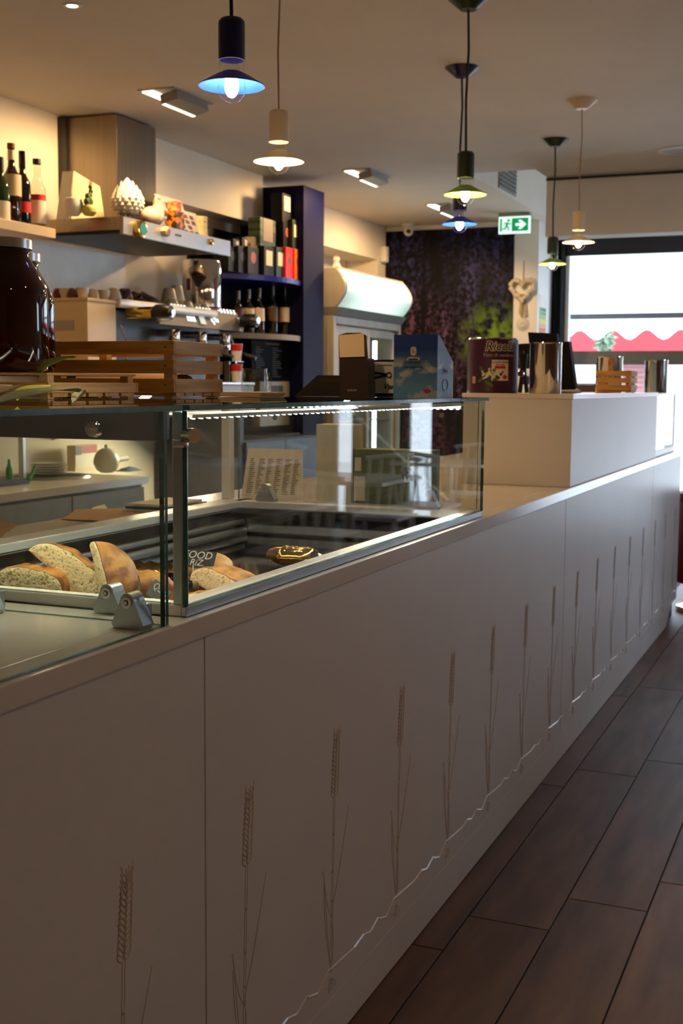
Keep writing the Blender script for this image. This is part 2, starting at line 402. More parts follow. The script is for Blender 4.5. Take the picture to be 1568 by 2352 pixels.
# ================================================================ OUTSIDE
struct('pavement', MB().box(-14, 16, 10.9, 40, -.2, -.05).box(4.3, 16, -6, 10.899, -.2, -.05), M('pavement', (190, 186, 180), .9, var=.08, scale=2))
aw = thing('awning', 'white awning with a scalloped edge hanging outside the window', 'awning', (1, 11, 2.5))
m_awn = new_mat('awning_fabric')[0]
nt = m_awn.node_tree; p = nt.nodes['Principled BSDF']; nt.nodes.remove(p)
df = N(nt, 'ShaderNodeBsdfDiffuse'); df.inputs[0].default_value = (.85, .85, .83, 1); tl = N(nt, 'ShaderNodeBsdfTranslucent'); tl.inputs[0].default_value = (.85, .83, .78, 1)
mx = N(nt, 'ShaderNodeMixShader'); mx.inputs[0].default_value = .6
L(nt, df.outputs[0], mx.inputs[1]); L(nt, tl.outputs[0], mx.inputs[2]); L(nt, mx.outputs[0], nt.nodes['Material Output'].inputs[0])
part('canopy', MB().grid(lambda a, b: (-4+11*a, 10.9+1.6*b, 2.62-.57*b-.05*math.sin(math.pi*b)), 8, 6), m_awn, aw)
part('front_bar', MB().box(-4, 7, 12.48, 12.54, 2.0, 2.055), m_dark, aw)
def val(a, b):
    x = -4+11*a; zb = 1.84+.05*math.cos(2*math.pi*(x+1.05)/.335)
    return (x, 12.5, 1.995+(zb-1.995)*b)
part('valance', MB().grid(val, 240, 3), m_awn, aw)
bd = thing('building_across', 'pale building with red fascia across the street', 'building', (0, 20, 0))
part('facade', MB().box(-12, 12, 20, 20.4, -.05, 3.3), M('white_render', (232, 230, 224), .9), bd)
part('fascia', MB().box(-12, 12, 19.6, 20, 1.86, 2.3), M('red_fascia', (150, 18, 24), .6), bd)
for x0, x1 in ((-2.72, -2.2), (-.6, .6), (2, 3.2)):
    f = part('shutter', MB().box(x0-.04, x1+.04, 19.95, 20, .4, 1.76), M('shutter_frame', (150, 112, 106), .7), bd)
    sm = MB()
    for i in range(16): sm.box(x0, x1, 19.92, 19.96, .44+i*.08, .44+i*.08+.06)
    part('louvre', sm, M('pink_louvre', (124, 78, 74), .7), f, kind='stuff')
part('door_frame', MB().box(-3.9, -3.0, 19.93, 20, -.05, 1.8), M('pale_door', (206, 212, 222), .5), bd)
def tree(x, y, h, label):
    t = thing('street_tree', label, 'tree', (x, y, -.05))
    part('trunk', MB().tube([(x, y, -.05), (x+.03, y, h*.4), (x-.02, y, h*.7)], [.09, .07, .04]), M('bark', (90, 76, 62), .9), t)
    random.seed(int(x*10)); mb = MB()
    for i in range(220):
        a = random.uniform(0, 6.28); q = random.uniform(0, 1)**.5; zz = random.uniform(-1, 1)
        c = Vector((x+q*.15*math.cos(a)*(1-zz*zz*.5), y+q*.15*math.sin(a), h*.86+zz*.22))
        e = Vector((random.uniform(-1, 1), random.uniform(-1, 1), random.uniform(-1, 1))).normalized()*.07; g = e.orthogonal().normalized()*.03
        mb.add([c-e, c+g, c+e, c-g], [(0, 1, 2, 3)])
    part('foliage', mb, M('leaf_green', (104, 118, 92), .8), t, kind='stuff')
tree(-2.62, 18.6, 2.35, 'small green street tree in front of the red fascia')
tree(1.5, 18.0, 2.2, 'leafy street tree farther along the pavement to the right')

# ================================================================ BAR COUNTER
ct = thing('bar_counter', 'long white bar counter fronted with panels engraved with wheat stalks', 'counter', (0, 3.5, 0))
part('carcass', MB().box(-.78, -.021, -.3, 7.18, .0, .85).box(-.05, -.021, -.3, 7.18, .85, .931).box(-.78, -.05, -.3, 1.58, .85, .931).box(-.78, -.05, 3.2, 7.18, .85, .931), m_dark, ct)
JY = [-.3, 1.6265, 4.18, 6.16, 7.2]
panels = []
for a, b in zip(JY[:-1], JY[1:]):
    panels.append(part('front_panel', MB().box(-.02, 0, a+.002, b-.002, .1003, .9305, b=.0008), m_lam, ct))
part('plinth_panel', MB().box(-.02, .0004, -.3, 4.0635, .003, .0998, b=.0004), m_lam, ct)
part('plinth_panel', MB().prism([(-.02, 4.0655, .003), (-.02, 6.80, .003), (-.02, 7.02, .0998), (-.02, 4.0655, .0998)], (.0204, 0, 0)), m_lam, ct)
# wheat: fine raised outlines of ear, stem, leaves and roots (y, z relative to the stem foot at z=.16)
wh = MB()
def line(pts, r=.0006): wh.tube([(0.0002, a, b) for a, b in pts], r, n=5)
def curve(p0, p1, p2, k=10):
    return [((1-t)**2*p0[0]+2*t*(1-t)*p1[0]+t*t*p2[0], (1-t)**2*p0[1]+2*t*(1-t)*p1[1]+t*t*p2[1]) for t in [i/k for i in range(k+1)]]
for s in (-.0035, .0035):
    line(curve((s, .01), (s+.002, .15), (.011+s, .365)))
for s in (0, 1):
    line(curve((.001, .135), (.03+.008*s, .17+.03*s), (.085, .325), 12)); 
    line(curve((-.002, .02), (-.022-.012*s, .10), (-.040, .232-.03*s), 12))
line(curve((-.001, .125), (-.025, .15), (-.038, .222), 10)); line(curve((-.04, .232), (-.045, .236), (-.047, .226), 5))
line(curve((.004, .02), (.016, .07), (.003, .13), 8))
for i in range(13):
    z = .37+i*.0088; cxx = .012+(z-.37)*.10
    for s in (-1, 1):
        w = .0085*(1-.025*i)
        oy = cxx+s*w*1.05; pts = []
        for j in range(10):
            t = 2*math.pi*j/10; u = .0078*math.cos(t)*(.9 if i < 11 else .6); vv = .0112*math.sin(t)
            an = -s*.55
            pts.append((0.0003, oy+u*math.cos(an)-vv*math.sin(an), z+.006+u*math.sin(an)+vv*math.cos(an)))
        wh.tube(pts, .0008, n=5, closed=True)
        if i > 2: line([(oy+s*.004, z+.014), (oy+s*.009, z+.028)], .0007)
for s in (-.006, .001, .008, .013): line([(.022+s*.4, .475), (.026+s, .50-.6*abs(s))], .0008)
random.seed(3)
for i in range(26):
    a = random.uniform(-2.7, -.4); q = random.uniform(.006, .038); c = (q*math.cos(a)*.9-.002, .0+q*math.sin(a)*.8)
    line([c, (c[0]+random.uniform(-.005, .005), c[1]+random.uniform(-.006, .004)), (c[0]+random.uniform(-.007, .007), c[1]+random.uniform(-.01, .002))], .0008)
for z in (.012, .125, .155, .215, .29): wh.ball((0.0003, .001+.011*(z/.365)**2, z), (.002, .003, .003), 6, 4)
whm = wh.mesh('wheat_engraving', m_groove)
def panel_of(y):
    for i, (a, b) in enumerate(zip(JY[:-1], JY[1:])):
        if a <= y < b: return panels[i]
for k in range(-3, 16):
    y = 1.380+.3757*k
    o = D.objects.new('wheat_engraving', whm); COL.objects.link(o); o.parent = panel_of(y); o.location = Vector((0, y, .147))-Vector((0, 3.5, 0))
ZIG = [(-.10, .157), (-.055, .143), (-.006, .165), (.133, .154), (.184, .160), (.222, .149), (.271, .162)]
zz = {0: [], 1: [], 2: [], 3: []}
for k in range(-3, 16):
    for a, b in ZIG:
        y = 2.12+.3757*(k-2)+a
        if JY[0] < y < JY[-1]-.05: zz[panels.index(panel_of(y))].append((y, b))
allp = sorted(sum(zz.values(), []))
for i, (a, b) in enumerate(zip(JY[:-1], JY[1:])):
    pts = [q for q in allp if a < q[0] < b]
    def at(y):
        for p0, p1 in zip(allp, allp[1:]):
            if p0[0] <= y <= p1[0]: return (y, p0[1]+(p1[1]-p0[1])*(y-p0[0])/(p1[0]-p0[0]))
    e0, e1 = at(a+.002), at(b-.002)
    pts = ([e0] if e0 else [])+pts+([e1] if e1 else [])
    gl_ = MB()
    for p0, p1 in zip(pts, pts[1:]):
        gl_.add([(.0001, p0[0], p0[1]+.0024), (.0024, p0[0], p0[1]-.0006), (.0001, p0[0], p0[1]-.0012), (.0001, p1[0], p1[1]+.0024), (.0024, p1[0], p1[1]-.0006), (.0001, p1[0], p1[1]-.0012)], [(0, 3, 4, 1), (1, 4, 5, 2)])
    part('ground_line_engraving', gl_, m_worktop, panels[i])

wt = MB()
wt.box(-.055, .004, -.3, 7.22, .9315, .966, b=.002)             # front strip with the lip
wt.box(-1.0, -.055, -.3, 1.585, .9315, .966, b=.001); wt.box(-1.0, -.715, 1.585, 3.19, .9315, .966, b=.001)
wt.box(-1.0, -.055, 3.19, 7.22, .9315, .966, b=.001)
solo('worktop', wt, m_worktop, 'continuous glossy white worktop with a thick lip along the bar counter', 'worktop', (-.4, 3.5, .9315))

# ---------------------------------------------------------------- glass display cases
def pane(parent, name, x0, x1, y0, y1, z0, z1, g=None):
    """a slab of glass; the two large faces are clear, the rim faces green"""
    mb = MB(); d = (x1-x0, y1-y0, z1-z0); th = d.index(min(d))
    vs = [(x, y, z) for x in (x0, x1) for y in (y0, y1) for z in (z0, z1)]
    fs = [(0, 1, 3, 2), (4, 6, 7, 5), (0, 4, 5, 1), (2, 3, 7, 6), (0, 2, 6, 4), (1, 5, 7, 3)]
    for i, q in enumerate(fs): mb.add([vs[j] for j in q], [(0, 1, 2, 3)], m=0 if i//2 == th else 1)
    return part(name, mb, [g or m_glass, m_edge], parent)
def clamp(parent, x, y, z, w=.085, h=.075, t=.026, d=1):
    """rounded triangular glass clamp with a steel screw, flat face toward -y"""
    pts = []
    for a in range(0, 181, 20):
        pts.append((x+.012*math.cos(R(a)), y, z+h-.012+.012*math.sin(R(a))))
    pts += [(x-w/2, y, z+.006), (x-w/2+.003, y, z), (x+w/2-.003, y, z), (x+w/2, y, z+.006)]
    c = part('glass_clamp', MB().prism(pts, (0, t, 0)), m_alu, parent)
    part('screw', MB().cyl((x, y-.003, z+h-.0135), (x, y+.001, z+h-.0135), .0085, .0092, 20).cyl((x, y-.0045, z+h-.0135), (x, y-.003, z+h-.0135), .003, n=6, m=0), m_chrome, c)
    return c
def led_row(parent, p0, p1, n, nrm):
    p0, p1 = Vector(p0), Vector(p1); d = (p1-p0).normalized(); nrm = Vector(nrm)
    mb = MB(); s = d.cross(nrm)
    bar = part('led_strip', MB().prism([p0+s*.006, p0-s*.006, p0-s*.006-nrm*.006, p0+s*.006-nrm*.006], p1-p0), m_white, parent)
    for i in range(n):
        c = p0+(p1-p0)*((i+.5)/n)+nrm*.0015
        mb.prism([c+d*.003+s*.003, c-d*.003+s*.003, c-d*.003-s*.003, c+d*.003-s*.003], nrm*.0012)
    part('led', mb, m_led, bar, kind='stuff')
ZT = 1.28
cb_ = thing('display_case', 'glass food display case with lit strip holding sandwiches, beyond the near case', 'display case', (-.37, 2.38, .9665))
# base frame and sunken well
fm = MB()
fm.box(-.052, -.021, 1.592, 3.185, .9665, .984, b=.002); fm.box(-.052, -.024, 1.612, 3.165, .93, .9665)
fm.box(-.735, -.052, 1.592, 1.628, .9665, .984, b=.002); fm.box(-.735, -.052, 3.10, 3.185, .9665, .986, b=.002); fm.box(-.775, -.705, 1.592, 3.185, .9665, .986, b=.003)
part('base_frame', fm, m_white, cb_)
part('front_rail', MB().box(-.021, -.012, 1.592, 3.185, .9665, .982, b=.001), m_alu, cb_)
wl = MB(); wl.box(-.706, -.69, 1.628, 3.10, .86, .9665); wl.box(-.69, -.052, 3.085, 3.10, .86, .9665); wl.box(-.69, -.052, 1.60, 1.615, .86, .9665)
part('well_lining', wl, m_blackg, cb_)
ws = MB(); ws.box(-.69, -.675, 1.63, 3.07, .925, .938, b=.004); ws.box(-.69, -.665, 1.63, 3.07, .895, .917, b=.008); ws.box(-.67, -.06, 3.07, 3.085, .90, .925, b=.004)
part('well_trim', ws, m_alu, cb_)
part('well_floor', MB().box(-.69, -.052, 1.615, 3.085, .86, .896), m_well, cb_)
part('corner_profile', MB().box(-.036, -.0185, 1.5935, 1.6115, .984, ZT-.002, b=.002), m_alu, cb_)
pane(cb_, 'front_glass', -.018, -.010, 1.594, 3.184, .9825, ZT)
pane(cb_, 'side_glass', -.74, -.0365, 1.597, 1.605, .9845, ZT)
pane(cb_, 'side_glass', -.74, -.0185, 3.150, 3.158, .987, ZT)
pane(cb_, 'top_glass', -.78, .0, 1.585, 3.19, ZT+.0005, ZT+.0085, m_glasstop)
for y in (1.612, 3.13): part('back_post', MB().box(-.785, -.757, y, y+.03, .9865, ZT, b=.003), m_white, cb_)
part('back_rail', MB().box(-.785, -.757, 1.645, 3.127, ZT-.02, ZT, b=.003), m_white, cb_)
led_row(cb_, (-.045, 1.66, ZT-.012), (-.045, 3.08, ZT-.012), 56, (-.25, 0, -.97))
led_row(cb_, (-.62, 3.13, ZT-.02), (-.06, 3.13, ZT-.02), 30, (0, -.55, -.83))
def strip_lamp(parent, org, loc, rot, ln, w, col):
    ll = D.lights.new('led_light', 'AREA'); ll.shape = 'RECTANGLE'; ll.size = ln; ll.size_y = .012; ll.energy = w; ll.color = col
    lo = D.objects.new('led_light', ll); COL.objects.link(lo); lo.parent = parent; lo.location = Vector(loc)-Vector(org); lo.rotation_euler = rot
strip_lamp(cb_, (-.37, 2.38, .9665), (-.045, 2.37, ZT-.016), (0, R(20), R(90)), 1.42, 6.5, (1, .93, .80))
strip_lamp(cb_, (-.37, 2.38, .9665), (-.34, 1.628, ZT-.016), (R(28), 0, 0), .56, 1.9, (1, .84, .58))
led_row(cb_, (-.62, 1.622, ZT-.012), (-.06, 1.622, ZT-.012), 30, (0, .4, -.9))
clamp(cb_, -.148, 3.122, .986, w=.062, h=.055, t=.026); clamp(cb_, -.64, 3.122, .986, w=.062, h=.05, t=.026)
clamp(cb_, -.137, 1.5655, .9665, w=.050, h=.046, t=.030)
lk = part('lock', MB().cyl((-.028, 1.61, 1.243), (.004, 1.592, 1.243), .011, n=20).box(-.03, -.008, 1.583, 1.596, 1.225, 1.238, b=.002), m_chrome, cb_)
for (x, z) in ((-.62, 1.225), (-.40, 1.235), (-.12, 1.24)): part('screw', MB().cyl((x, 3.146, z), (x, 3.1495, z), .007, n=14), m_chrome, cb_)

ca = thing('display_case', 'empty glass display case nearest the camera, at the left edge', 'display case', (-.37, .7, .9665))
pane(ca, 'front_glass', -.014, -.006, -.28, 1.5205, .9665, ZT)
part('clamp_plate', MB().box(-.062, -.028, 1.5083, 1.5215, .967, 1.000, b=.002), m_alu, ca); part('clamp_plate', MB().box(-.328, -.294, 1.5083, 1.5215, .967, 1.000, b=.002), m_alu, ca)
pane(ca, 'side_glass', -.74, -.006, 1.522, 1.530, .9665, ZT)
pane(ca, 'top_glass', -.78, .0, -.28, 1.565, ZT+.0005, ZT+.0085, m_glasstop)
part('end_rail', MB().box(-.76, -.02, 1.534, 1.562, 1.236, ZT, b=.002), M('grey_rail', (96, 94, 92), .35, .6), ca)
part('knob', MB().lathe([(0, -.02), (.011, -.018), (.013, -.008), (.010, 0), (.006, .002)], (-.116, 1.518, 1.253), n=18, axis='y'), m_chrome, ca)
clamp(ca, -.045, 1.480, .9665, w=.054, h=.052, t=.028)
clamp(ca, -.311, 1.480, .9665, w=.054, h=.052, t=.028)
part('back_post', MB().box(-.785, -.757, 1.53, 1.56, .9665, ZT), m_white, ca)

# tall counter block, far glass case
bk = thing('counter_block', 'tall cream and white block standing on the worktop past the glass case', 'counter block', (-.21, 5.2, .9665))
part('body', MB().box(-.40, -.004, 4.253, 6.235, .9665, 1.2755, b=.001), m_lam, bk)
part('top_slab', MB().box(-.405, .0, 4.25, 6.238, 1.276, 1.2935, b=.0015), m_worktop, bk)
cc = thing('display_case', 'small lit glass case at the far end of the counter', 'display case', (-.2, 6.6, .9665))
part('base_frame', MB().box(-.40, -.01, 6.245, 6.955, .9665, 1.0, b=.003), m_white, cc)
pane(cc, 'front_glass', -.018, -.010, 6.25, 6.95, 1.0005, ZT)
pane(cc, 'side_glass', -.40, -.019, 6.942, 6.950, 1.0005, ZT); pane(cc, 'back_glass', -.40, -.392, 6.25, 6.941, 1.0005, ZT)
pane(cc, 'top_glass', -.41, .0, 6.242, 6.96, ZT+.0005, ZT+.0085, m_glasstop)
led_row(cc, (-.05, 6.28, ZT-.012), (-.05, 6.92, ZT-.012), 20, (.4, 0, -.9))

# ================================================================ FOOD
def slice_mb(Ln, Ht, Dp, seed, taper=.5, bulge=.5):
    """cut focaccia wedge: crumb face in the x-z plane at y=0, crust bulging back to y=Dp"""
    random.seed(seed); prof = []; n = 34
    for i in range(n+1):
        t = i/n; x = (t-.5)*Ln
        h = Ht*(max(0, 1-abs(2*t-1)**3.2)**.55*.86+.14)*(.80+.30*t)+.0035*noise.noise(Vector((t*7, seed*3.1, .3))); prof.append((x+.002*noise.noise(Vector((t*5, seed, 2))), max(.004, h)))
    K = 9
    def ring(k):
        s = k/K; q = (1-taper*s**2.2); out = []
        dome = math.sqrt(max(0, 1-(s**2.4)))*.94+.06
        for i, (x, h) in enumerate(prof):
            nz = .0045*noise.noise(Vector((x*34, s*4, seed)))*math.sin(math.pi*min(1, s+.12))
            out.append((x*q, Dp*s, max(.002, h*dome*(1+.10*math.sin(math.pi*s))+nz)))
        return out
    mb = MB(); rings = [ring(k) for k in range(K+1)]; m = n+1
    for k in range(K):
        a, b = rings[k], rings[k+1]
        mb.add(a+b, [(i, i+1, m+i+1, m+i) for i in range(m-1)], True)
        va = [(x, y, 0) for x, y, z in a]+[(x, y, 0) for x, y, z in b]
        mb.add(va, [(i+1, i, m+i, m+i+1) for i in range(m-1)], True)
        for e in (0, m-1): mb.add([a[e], b[e], (b[e][0], b[e][1], 0), (a[e][0], a[e][1], 0)], [(0, 1, 2, 3)])
    z = rings[K]; mb.add(z+[(x, y, 0) for x, y, _ in z], [tuple(range(len(z)))+tuple(range(2*len(z)-1, len(z)-1, -1))])
    cr = MB(); c = rings[0]; rows = 7; vs = []
    for j in range(rows+1):
        q = j/rows
        for i, (x, y, zz_) in enumerate(c):
            ins = 0 < j < rows and 0 < i < m-1
            vs.append((x, -.0008-(.0022*(1+noise.noise(Vector((x*190, q*11, seed)))) if ins else 0), .0004+(zz_-.0008)*q))
    cr.add(vs, [(j*m+i, j*m+i+1, (j+1)*m+i+1, (j+1)*m+i) for j in range(rows) for i in range(m-1)], True)
    return mb, cr
def put_slice(label, c, Ln, Ht, Dp, roll, yaw, seed, tilt=0, **kw):
    mb, cr = slice_mb(Ln, Ht, Dp, seed, **kw)
    T = Matrix.Translation(c) @ Euler((R(tilt), R(roll), R(yaw)), 'XYZ').to_matrix().to_4x4()
    for q in (mb, cr): q.v = [tuple(T @ Vector(p)) for p in q.v]
    t = thing('focaccia_slice', label, 'bread', c, 'filled focaccia slices in the case')
    part('crust', mb, m_crust, t); part('crumb', cr, m_crumb, t, 'pale crumb with herb specks')
    return t
tray = thing('sandwich_tray', 'wide flat tray under the sandwiches at the near end of the case', 'tray', (-.3, 1.85, .8965))
part('tray', MB().box(-.66, -.07, 1.64, 2.12, .8965, .902, b=.002), M('tray_steel', (140, 134, 120), .2, 1), tray)
zb = .9025
def pb(u, v, y): q = ony(u, v, y); return q
put_slice('flat focaccia half at the far left of the case, cut face forward', pb(62, 1368, 1.70), .135, .050, .08, 12, 8, 1)
put_slice('long focaccia half leaning to the right, middle of the three beside the clamp', pb(142, 1330, 1.74), .155, .050, .07, 38, 12, 2, tilt=-6)
put_slice('focaccia wedge standing on its cut side behind the round screw clamp', pb(222, 1328, 1.75), .13, .042, .075, 62, -38, 4, tilt=-4, taper=.75)
put_slice('browned focaccia half lying behind the clamps', pb(312, 1370, 1.84), .105, .046, .075, 4, -48, 5, taper=.5)
put_slice('focaccia half with olives right of the glass corner post', pb(508, 1372, 1.90)+Vector((-.012, 0, .004)), .15, .046, .10, 14, -22, 6)
put_slice('flat herb focaccia piece lowest beside the corner post', pb(474, 1400, 1.80)+Vector((-.008, 0, .0)), .10, .028, .08, 6, -14, 8)
def roll(label, c, r, cat='bread roll'):
    mb = MB().ball((c[0], c[1], c[2]+r[2]*.9), r, 22, 12)
    mb.v = [(x, y, max(z, c[2])) for x, y, z in mb.v]
    return solo('bread_roll', mb, m_bun, label, cat, tuple(c))
roll('pale bread roll in front of the tilted chalk tag', onz(338, 1396, .9025), (.032, .030, .026))
roll('smooth golden bun behind the black chalk tag', onz(470, 1326, .9025), (.065, .05, .030))
roll('small browned bread piece at the far left behind the focaccia', onz(180, 1368, .9025), (.05, .03, .012))
tm = onz(198, 1312, .935)
solo('cherry_tomato', MB().ball((tm.x-.01, tm.y+.0, tm.z), .010, 12, 8), m_red, 'red tomato slice peeking out between two focaccia wedges', 'tomato', tm)
for i, (u, v) in enumerate([(505, 1386), (450, 1345)]):
    q = ony(u, v, 1.86)
    solo('olive', MB().ball(tuple(q), (.006, .006, .009), 10, 6), M('olive_green', (104, 96, 40), .4), ['green olive on the focaccia beside the corner post', 'small olive at the edge of the focaccia crumb'][i], 'olive', q)
# crumpled gold doily and foil packet
def crumple(c, rx, ry, h, seed, n=26):
    c = Vector(c)
    def fn(a, b):
        t = 2*math.pi*a; q = .35+.65*b
        z = h*b*b*(.75+.45*noise.noise(Vector((math.cos(t)*5, math.sin(t)*5, seed))))+.004*noise.noise(Vector((a*40, b*7, seed)))
        return (c.x+rx*q*math.cos(t)*(1+.05*math.sin(9*t)), c.y+ry*q*math.sin(t)*(1+.05*math.sin(11*t)), c.z+.0015+max(0, z))
    mb = MB().grid(fn, n*2, 4)
    mb.lathe([(0, 0), (.36, 0)], n=n, T=Matrix.Translation((c.x, c.y, c.z+.0015)) @ Matrix.Diagonal((rx, ry, 1, 1)))
    return mb
q = onz(352, 1322, .897)
solo('gold_doily', crumple(q, .10, .07, .022, 2), m_gold, 'crinkled gold paper cup behind the sandwiches, by the case corner', 'paper cup', q)
q = onz(660, 1300, .897)
fo = thing('foil_packet', 'gold foil wrapped packet lying alone on the case floor', 'packet', q)
def foil(a, b):
    t = 2*math.pi*b; r = .030*(1-.35*abs(2*a-1)**3)
    return (q.x-.045+.10*a+.01*math.sin(a*9), q.y+r*math.cos(t)*1.2+.02*a, q.z+.024+r*math.sin(t)*.75+.004*noise.noise(Vector((a*12, b*10, 3))))
part('foil', MB().grid(foil, 18, 16), m_gold, fo)
q2 = onz(742, 1296, .897)
sp = thing('foil_tray', 'long silver foil tray with browned slices beside the gold packet', 'tray', q2)
part('tray', crumple((q2.x, q2.y, q2.z), .14, .075, .018, 5), M('silver_foil', (176, 180, 190), .2, 1, bump=.5), sp)
for i in range(2):
    mb, cr = slice_mb(.09, .018, .05, 20+i); T = Matrix.Translation((q2.x+.02+.06*i, q2.y-.02, q2.z+.006)) @ Euler((0, 0, R(-30))).to_matrix().to_4x4()
    mb.v = [tuple(T @ Vector(p)) for p in mb.v]
    solo('pizza_slice', mb, M('pizza_crust', (186, 112, 56), .5, var=.2, scale=30), ['left browned pizza slice in the silver foil tray', 'right browned pizza slice in the silver foil tray'][i], 'pizza', tuple(T.translation))
# chalk tags on little stakes
def chalk_tag(label, u, v, y, w, h, lines, roll_, yaw, mat, tilt=-20):
    c = ony(u, v, y); E_ = Euler((R(90+tilt), 0, R(yaw)), 'XYZ').to_matrix().to_4x4() @ Euler((0, 0, R(roll_))).to_matrix().to_4x4()
    T = Matrix.Translation(c) @ E_
    t = thing('price_tag', label, 'price tag', c)
    part('board', MB().box(-w/2, w/2, -h/2, h/2, -.0016, 0, b=.0006, T=T), mat, t)
    for i, (s, sz, dx) in enumerate(lines):
        vs, fs = text_mb(s, sz, extrude=.0002, shear=.15)
        part('lettering', MB().add([Vector((p.x+dx, p.y+h*.2-i*h*.42, p.z+.0004)) for p in vs], fs, T=T), M('chalk', (206, 204, 198), .9), t)
    b = T @ Vector((0, -h/2, -.001))
    part('stake', MB().tube([b+Vector((0, 0, .004)), (b.x, b.y, max(.905, b.z-.03))], .0014), m_cardw, t)
chalk_tag('black chalk price tag standing above the bun right of the post', 448, 1283, 2.02, .082, .036, [('FOOD', .021, .004), ('RiZ.', .018, .006)], -3, 6, M('slate', (16, 16, 17), .6), tilt=-28)
chalk_tag('grey chalk price tag tilted down beside the case corner', 364, 1362, 1.74, .052, .030, [('Quatt', .017, 0)], -22, -14, M('slate_grey', (58, 66, 72), .6), tilt=-30)

# papers on the service side
def sheet(name, label, cat, corners, mat, curl=.004, seed=0, n=8, zoff=0):
    a, b, c, d = [Vector(p) for p in corners]
    def fn(s, t):
        p = (a*(1-s)+b*s)*(1-t)+(d*(1-s)+c*s)*t
        return p+Vector((0, 0, zoff+.0006+curl*(.5+.5*noise.noise(Vector((s*2.3, t*2.1, seed+.5))))))
    mb = MB().grid(fn, n, n); o = [p for p in mb.v]
    k = len(mb.v); mb.add([(x, y, z-.0006) for x, y, z in o], [tuple(reversed(f)) for f in mb.f], True)
    return solo(name, mb, mat, label, cat, (a+b+c+d)/4)
zw = .9665
sheet('kraft_sheet', 'brown paper sheet spread on the worktop behind the near case', 'paper', [onz(142, 1194, zw), onz(330, 1206, zw), onz(398, 1166, zw), onz(175, 1172, zw)], m_paper, .004, 1)
sheet('paper_sheet', 'white paper under the edge of the brown sheet', 'paper', [onz(200, 1178, zw), onz(250, 1175, zw), onz(240, 1160, zw), onz(215, 1166, zw)], m_cardw, .002, 2)
sheet('kraft_bag', 'folded brown paper bag at the far left of the worktop', 'paper bag', [onz(-60, 1250, zw), onz(0, 1240, zw+.01), onz(42, 1212, zw+.02), onz(-40, 1180, zw+.03)], m_paper, .012, 3)
# things seen through the far side glass, on the worktop
eb = thing('carton', 'green carton printed with a dark round logo, behind the glass case', 'box', (-.33, 3.36, zw))
part('box', MB().box(-.452, -.215, 3.335, 3.43, zw, zw+.165, b=.0015), M('sage_green_card', (112, 124, 92), .6), eb)
part('white_sticker', MB().box(-.450, -.415, 3.3335, 3.335, zw+.012, zw+.085).box(-.448, -.428, 3.3335, 3.335, zw+.10, zw+.14), m_cardw, eb)
part('round_logo', MB().cyl((-.275, 3.334, zw+.095), (-.275, 3.335, zw+.095), .026, n=24), M('logo_navy', (28, 52, 84), .5), eb)
letter(eb, 'Extra', .042, (-.275, 3.333, zw+.115), (0, 0, 1), (-1, 0, 0), M('logo_white', (220, 226, 224), .5), align='CENTER', bold=.0008)
wbx = thing('carton', 'tall plain white carton standing left of the green carton', 'box', (-.52, 3.4, zw))
part('box', MB().box(-.585, -.47, 3.36, 3.45, zw, zw+.235, b=.0015), m_cardw, wbx)
part('side_flap', MB().box(-.4695, -.468, 3.365, 3.445, zw+.01, zw+.23), m_cardc, wbx)
mn = thing('menu_folder', 'open printed menu leaning behind the glass case by the white post', 'menu', (-.72, 3.4, zw))
part('cover', MB().prism([(-.83, 3.34, zw), (-.62, 3.34, zw), (-.645, 3.39, zw+.155), (-.83, 3.39, zw+.155)], (0, .004, 0)), m_cardw, mn)
random.seed(5); tx = MB()
for j in range(6):
    xx = -.815+.03*j
    for i in range(18):
        z = zw+.02+i*.006; y = 3.3395+.05*(z-zw)/.155
        tx.box(xx, xx+random.uniform(.010, .022), y-.001, y-.0005, z, z+.0022)
part('printed_lines', tx, M('print_brown', (120, 92, 60), .7), mn, kind='stuff')
mg = thing('magazine_stack', 'white booklets lying on the worktop left of the case back post', 'magazine', (-.86, 3.02, zw))
for i in range(3):
    part('booklet', MB().box(-.95+.01*i, -.80-.005*i, 2.86, 3.10-.02*i, zw+.001+.008*i, zw+.008+.008*i, b=.001, T=Matrix.Rotation(0, 4, 'Z')), [m_cardw, m_green, m_cardw][i], mg)

# ================================================================ ON THE GLASS TOPS
zt = ZT+.0088
def crate(label, x0, x1, y0, y1, z0, hgt, nsl, sl_h, gap, post=.022, th=.008, group=None, bottom=True):
    t = thing('wooden_crate', label, 'crate', ((x0+x1)/2, (y0+y1)/2, z0), group)
    for px_ in (x0+th, x1-th-post):
        for py_ in (y0+th, y1-th-post):
            part('corner_post', MB().box(px_, px_+post, py_, py_+post, z0, z0+hgt+.014, b=.001), m_wood, t)
    for i in range(nsl):
        z = z0+.012+i*(sl_h+gap)
        part('slat', MB().box(x0, x1, y0, y0+th, z, z+sl_h, b=.001), m_woodx, t); part('slat', MB().box(x0, x1, y1-th, y1, z, z+sl_h, b=.001), m_woodx, t)
        part('slat', MB().box(x0, x0+th, y0+th+.0005, y1-th-.0005, z, z+sl_h, b=.001), m_wood, t)
        part('slat', MB().box(x1-th, x1, y0+th+.0005, y1-th-.0005, z, z+sl_h, b=.001), m_wood, t)
    if bottom:
        n = 5
        for i in range(n):
            y = y0+th+.001+(y1-y0-2*th-.002)*(i+.1)/n
            part('bottom_slat', MB().box(x0+.002, x1-.002, y, y+(y1-y0)/n*.78, z0+.004, z0+.0115), m_woodx, t)
    return t
cr1 = crate('large pine crate of three slats standing on the glass case beside the jars', -.80, -.468, 2.33, 2.555, zt, .112, 3, .030, .0115)
for z in (zt+.028, zt+.07, zt+.111):
    part('nail', MB().cyl((-.489, 2.3285, z), (-.489, 2.33, z), .0018, n=8), m_dark, cr1)
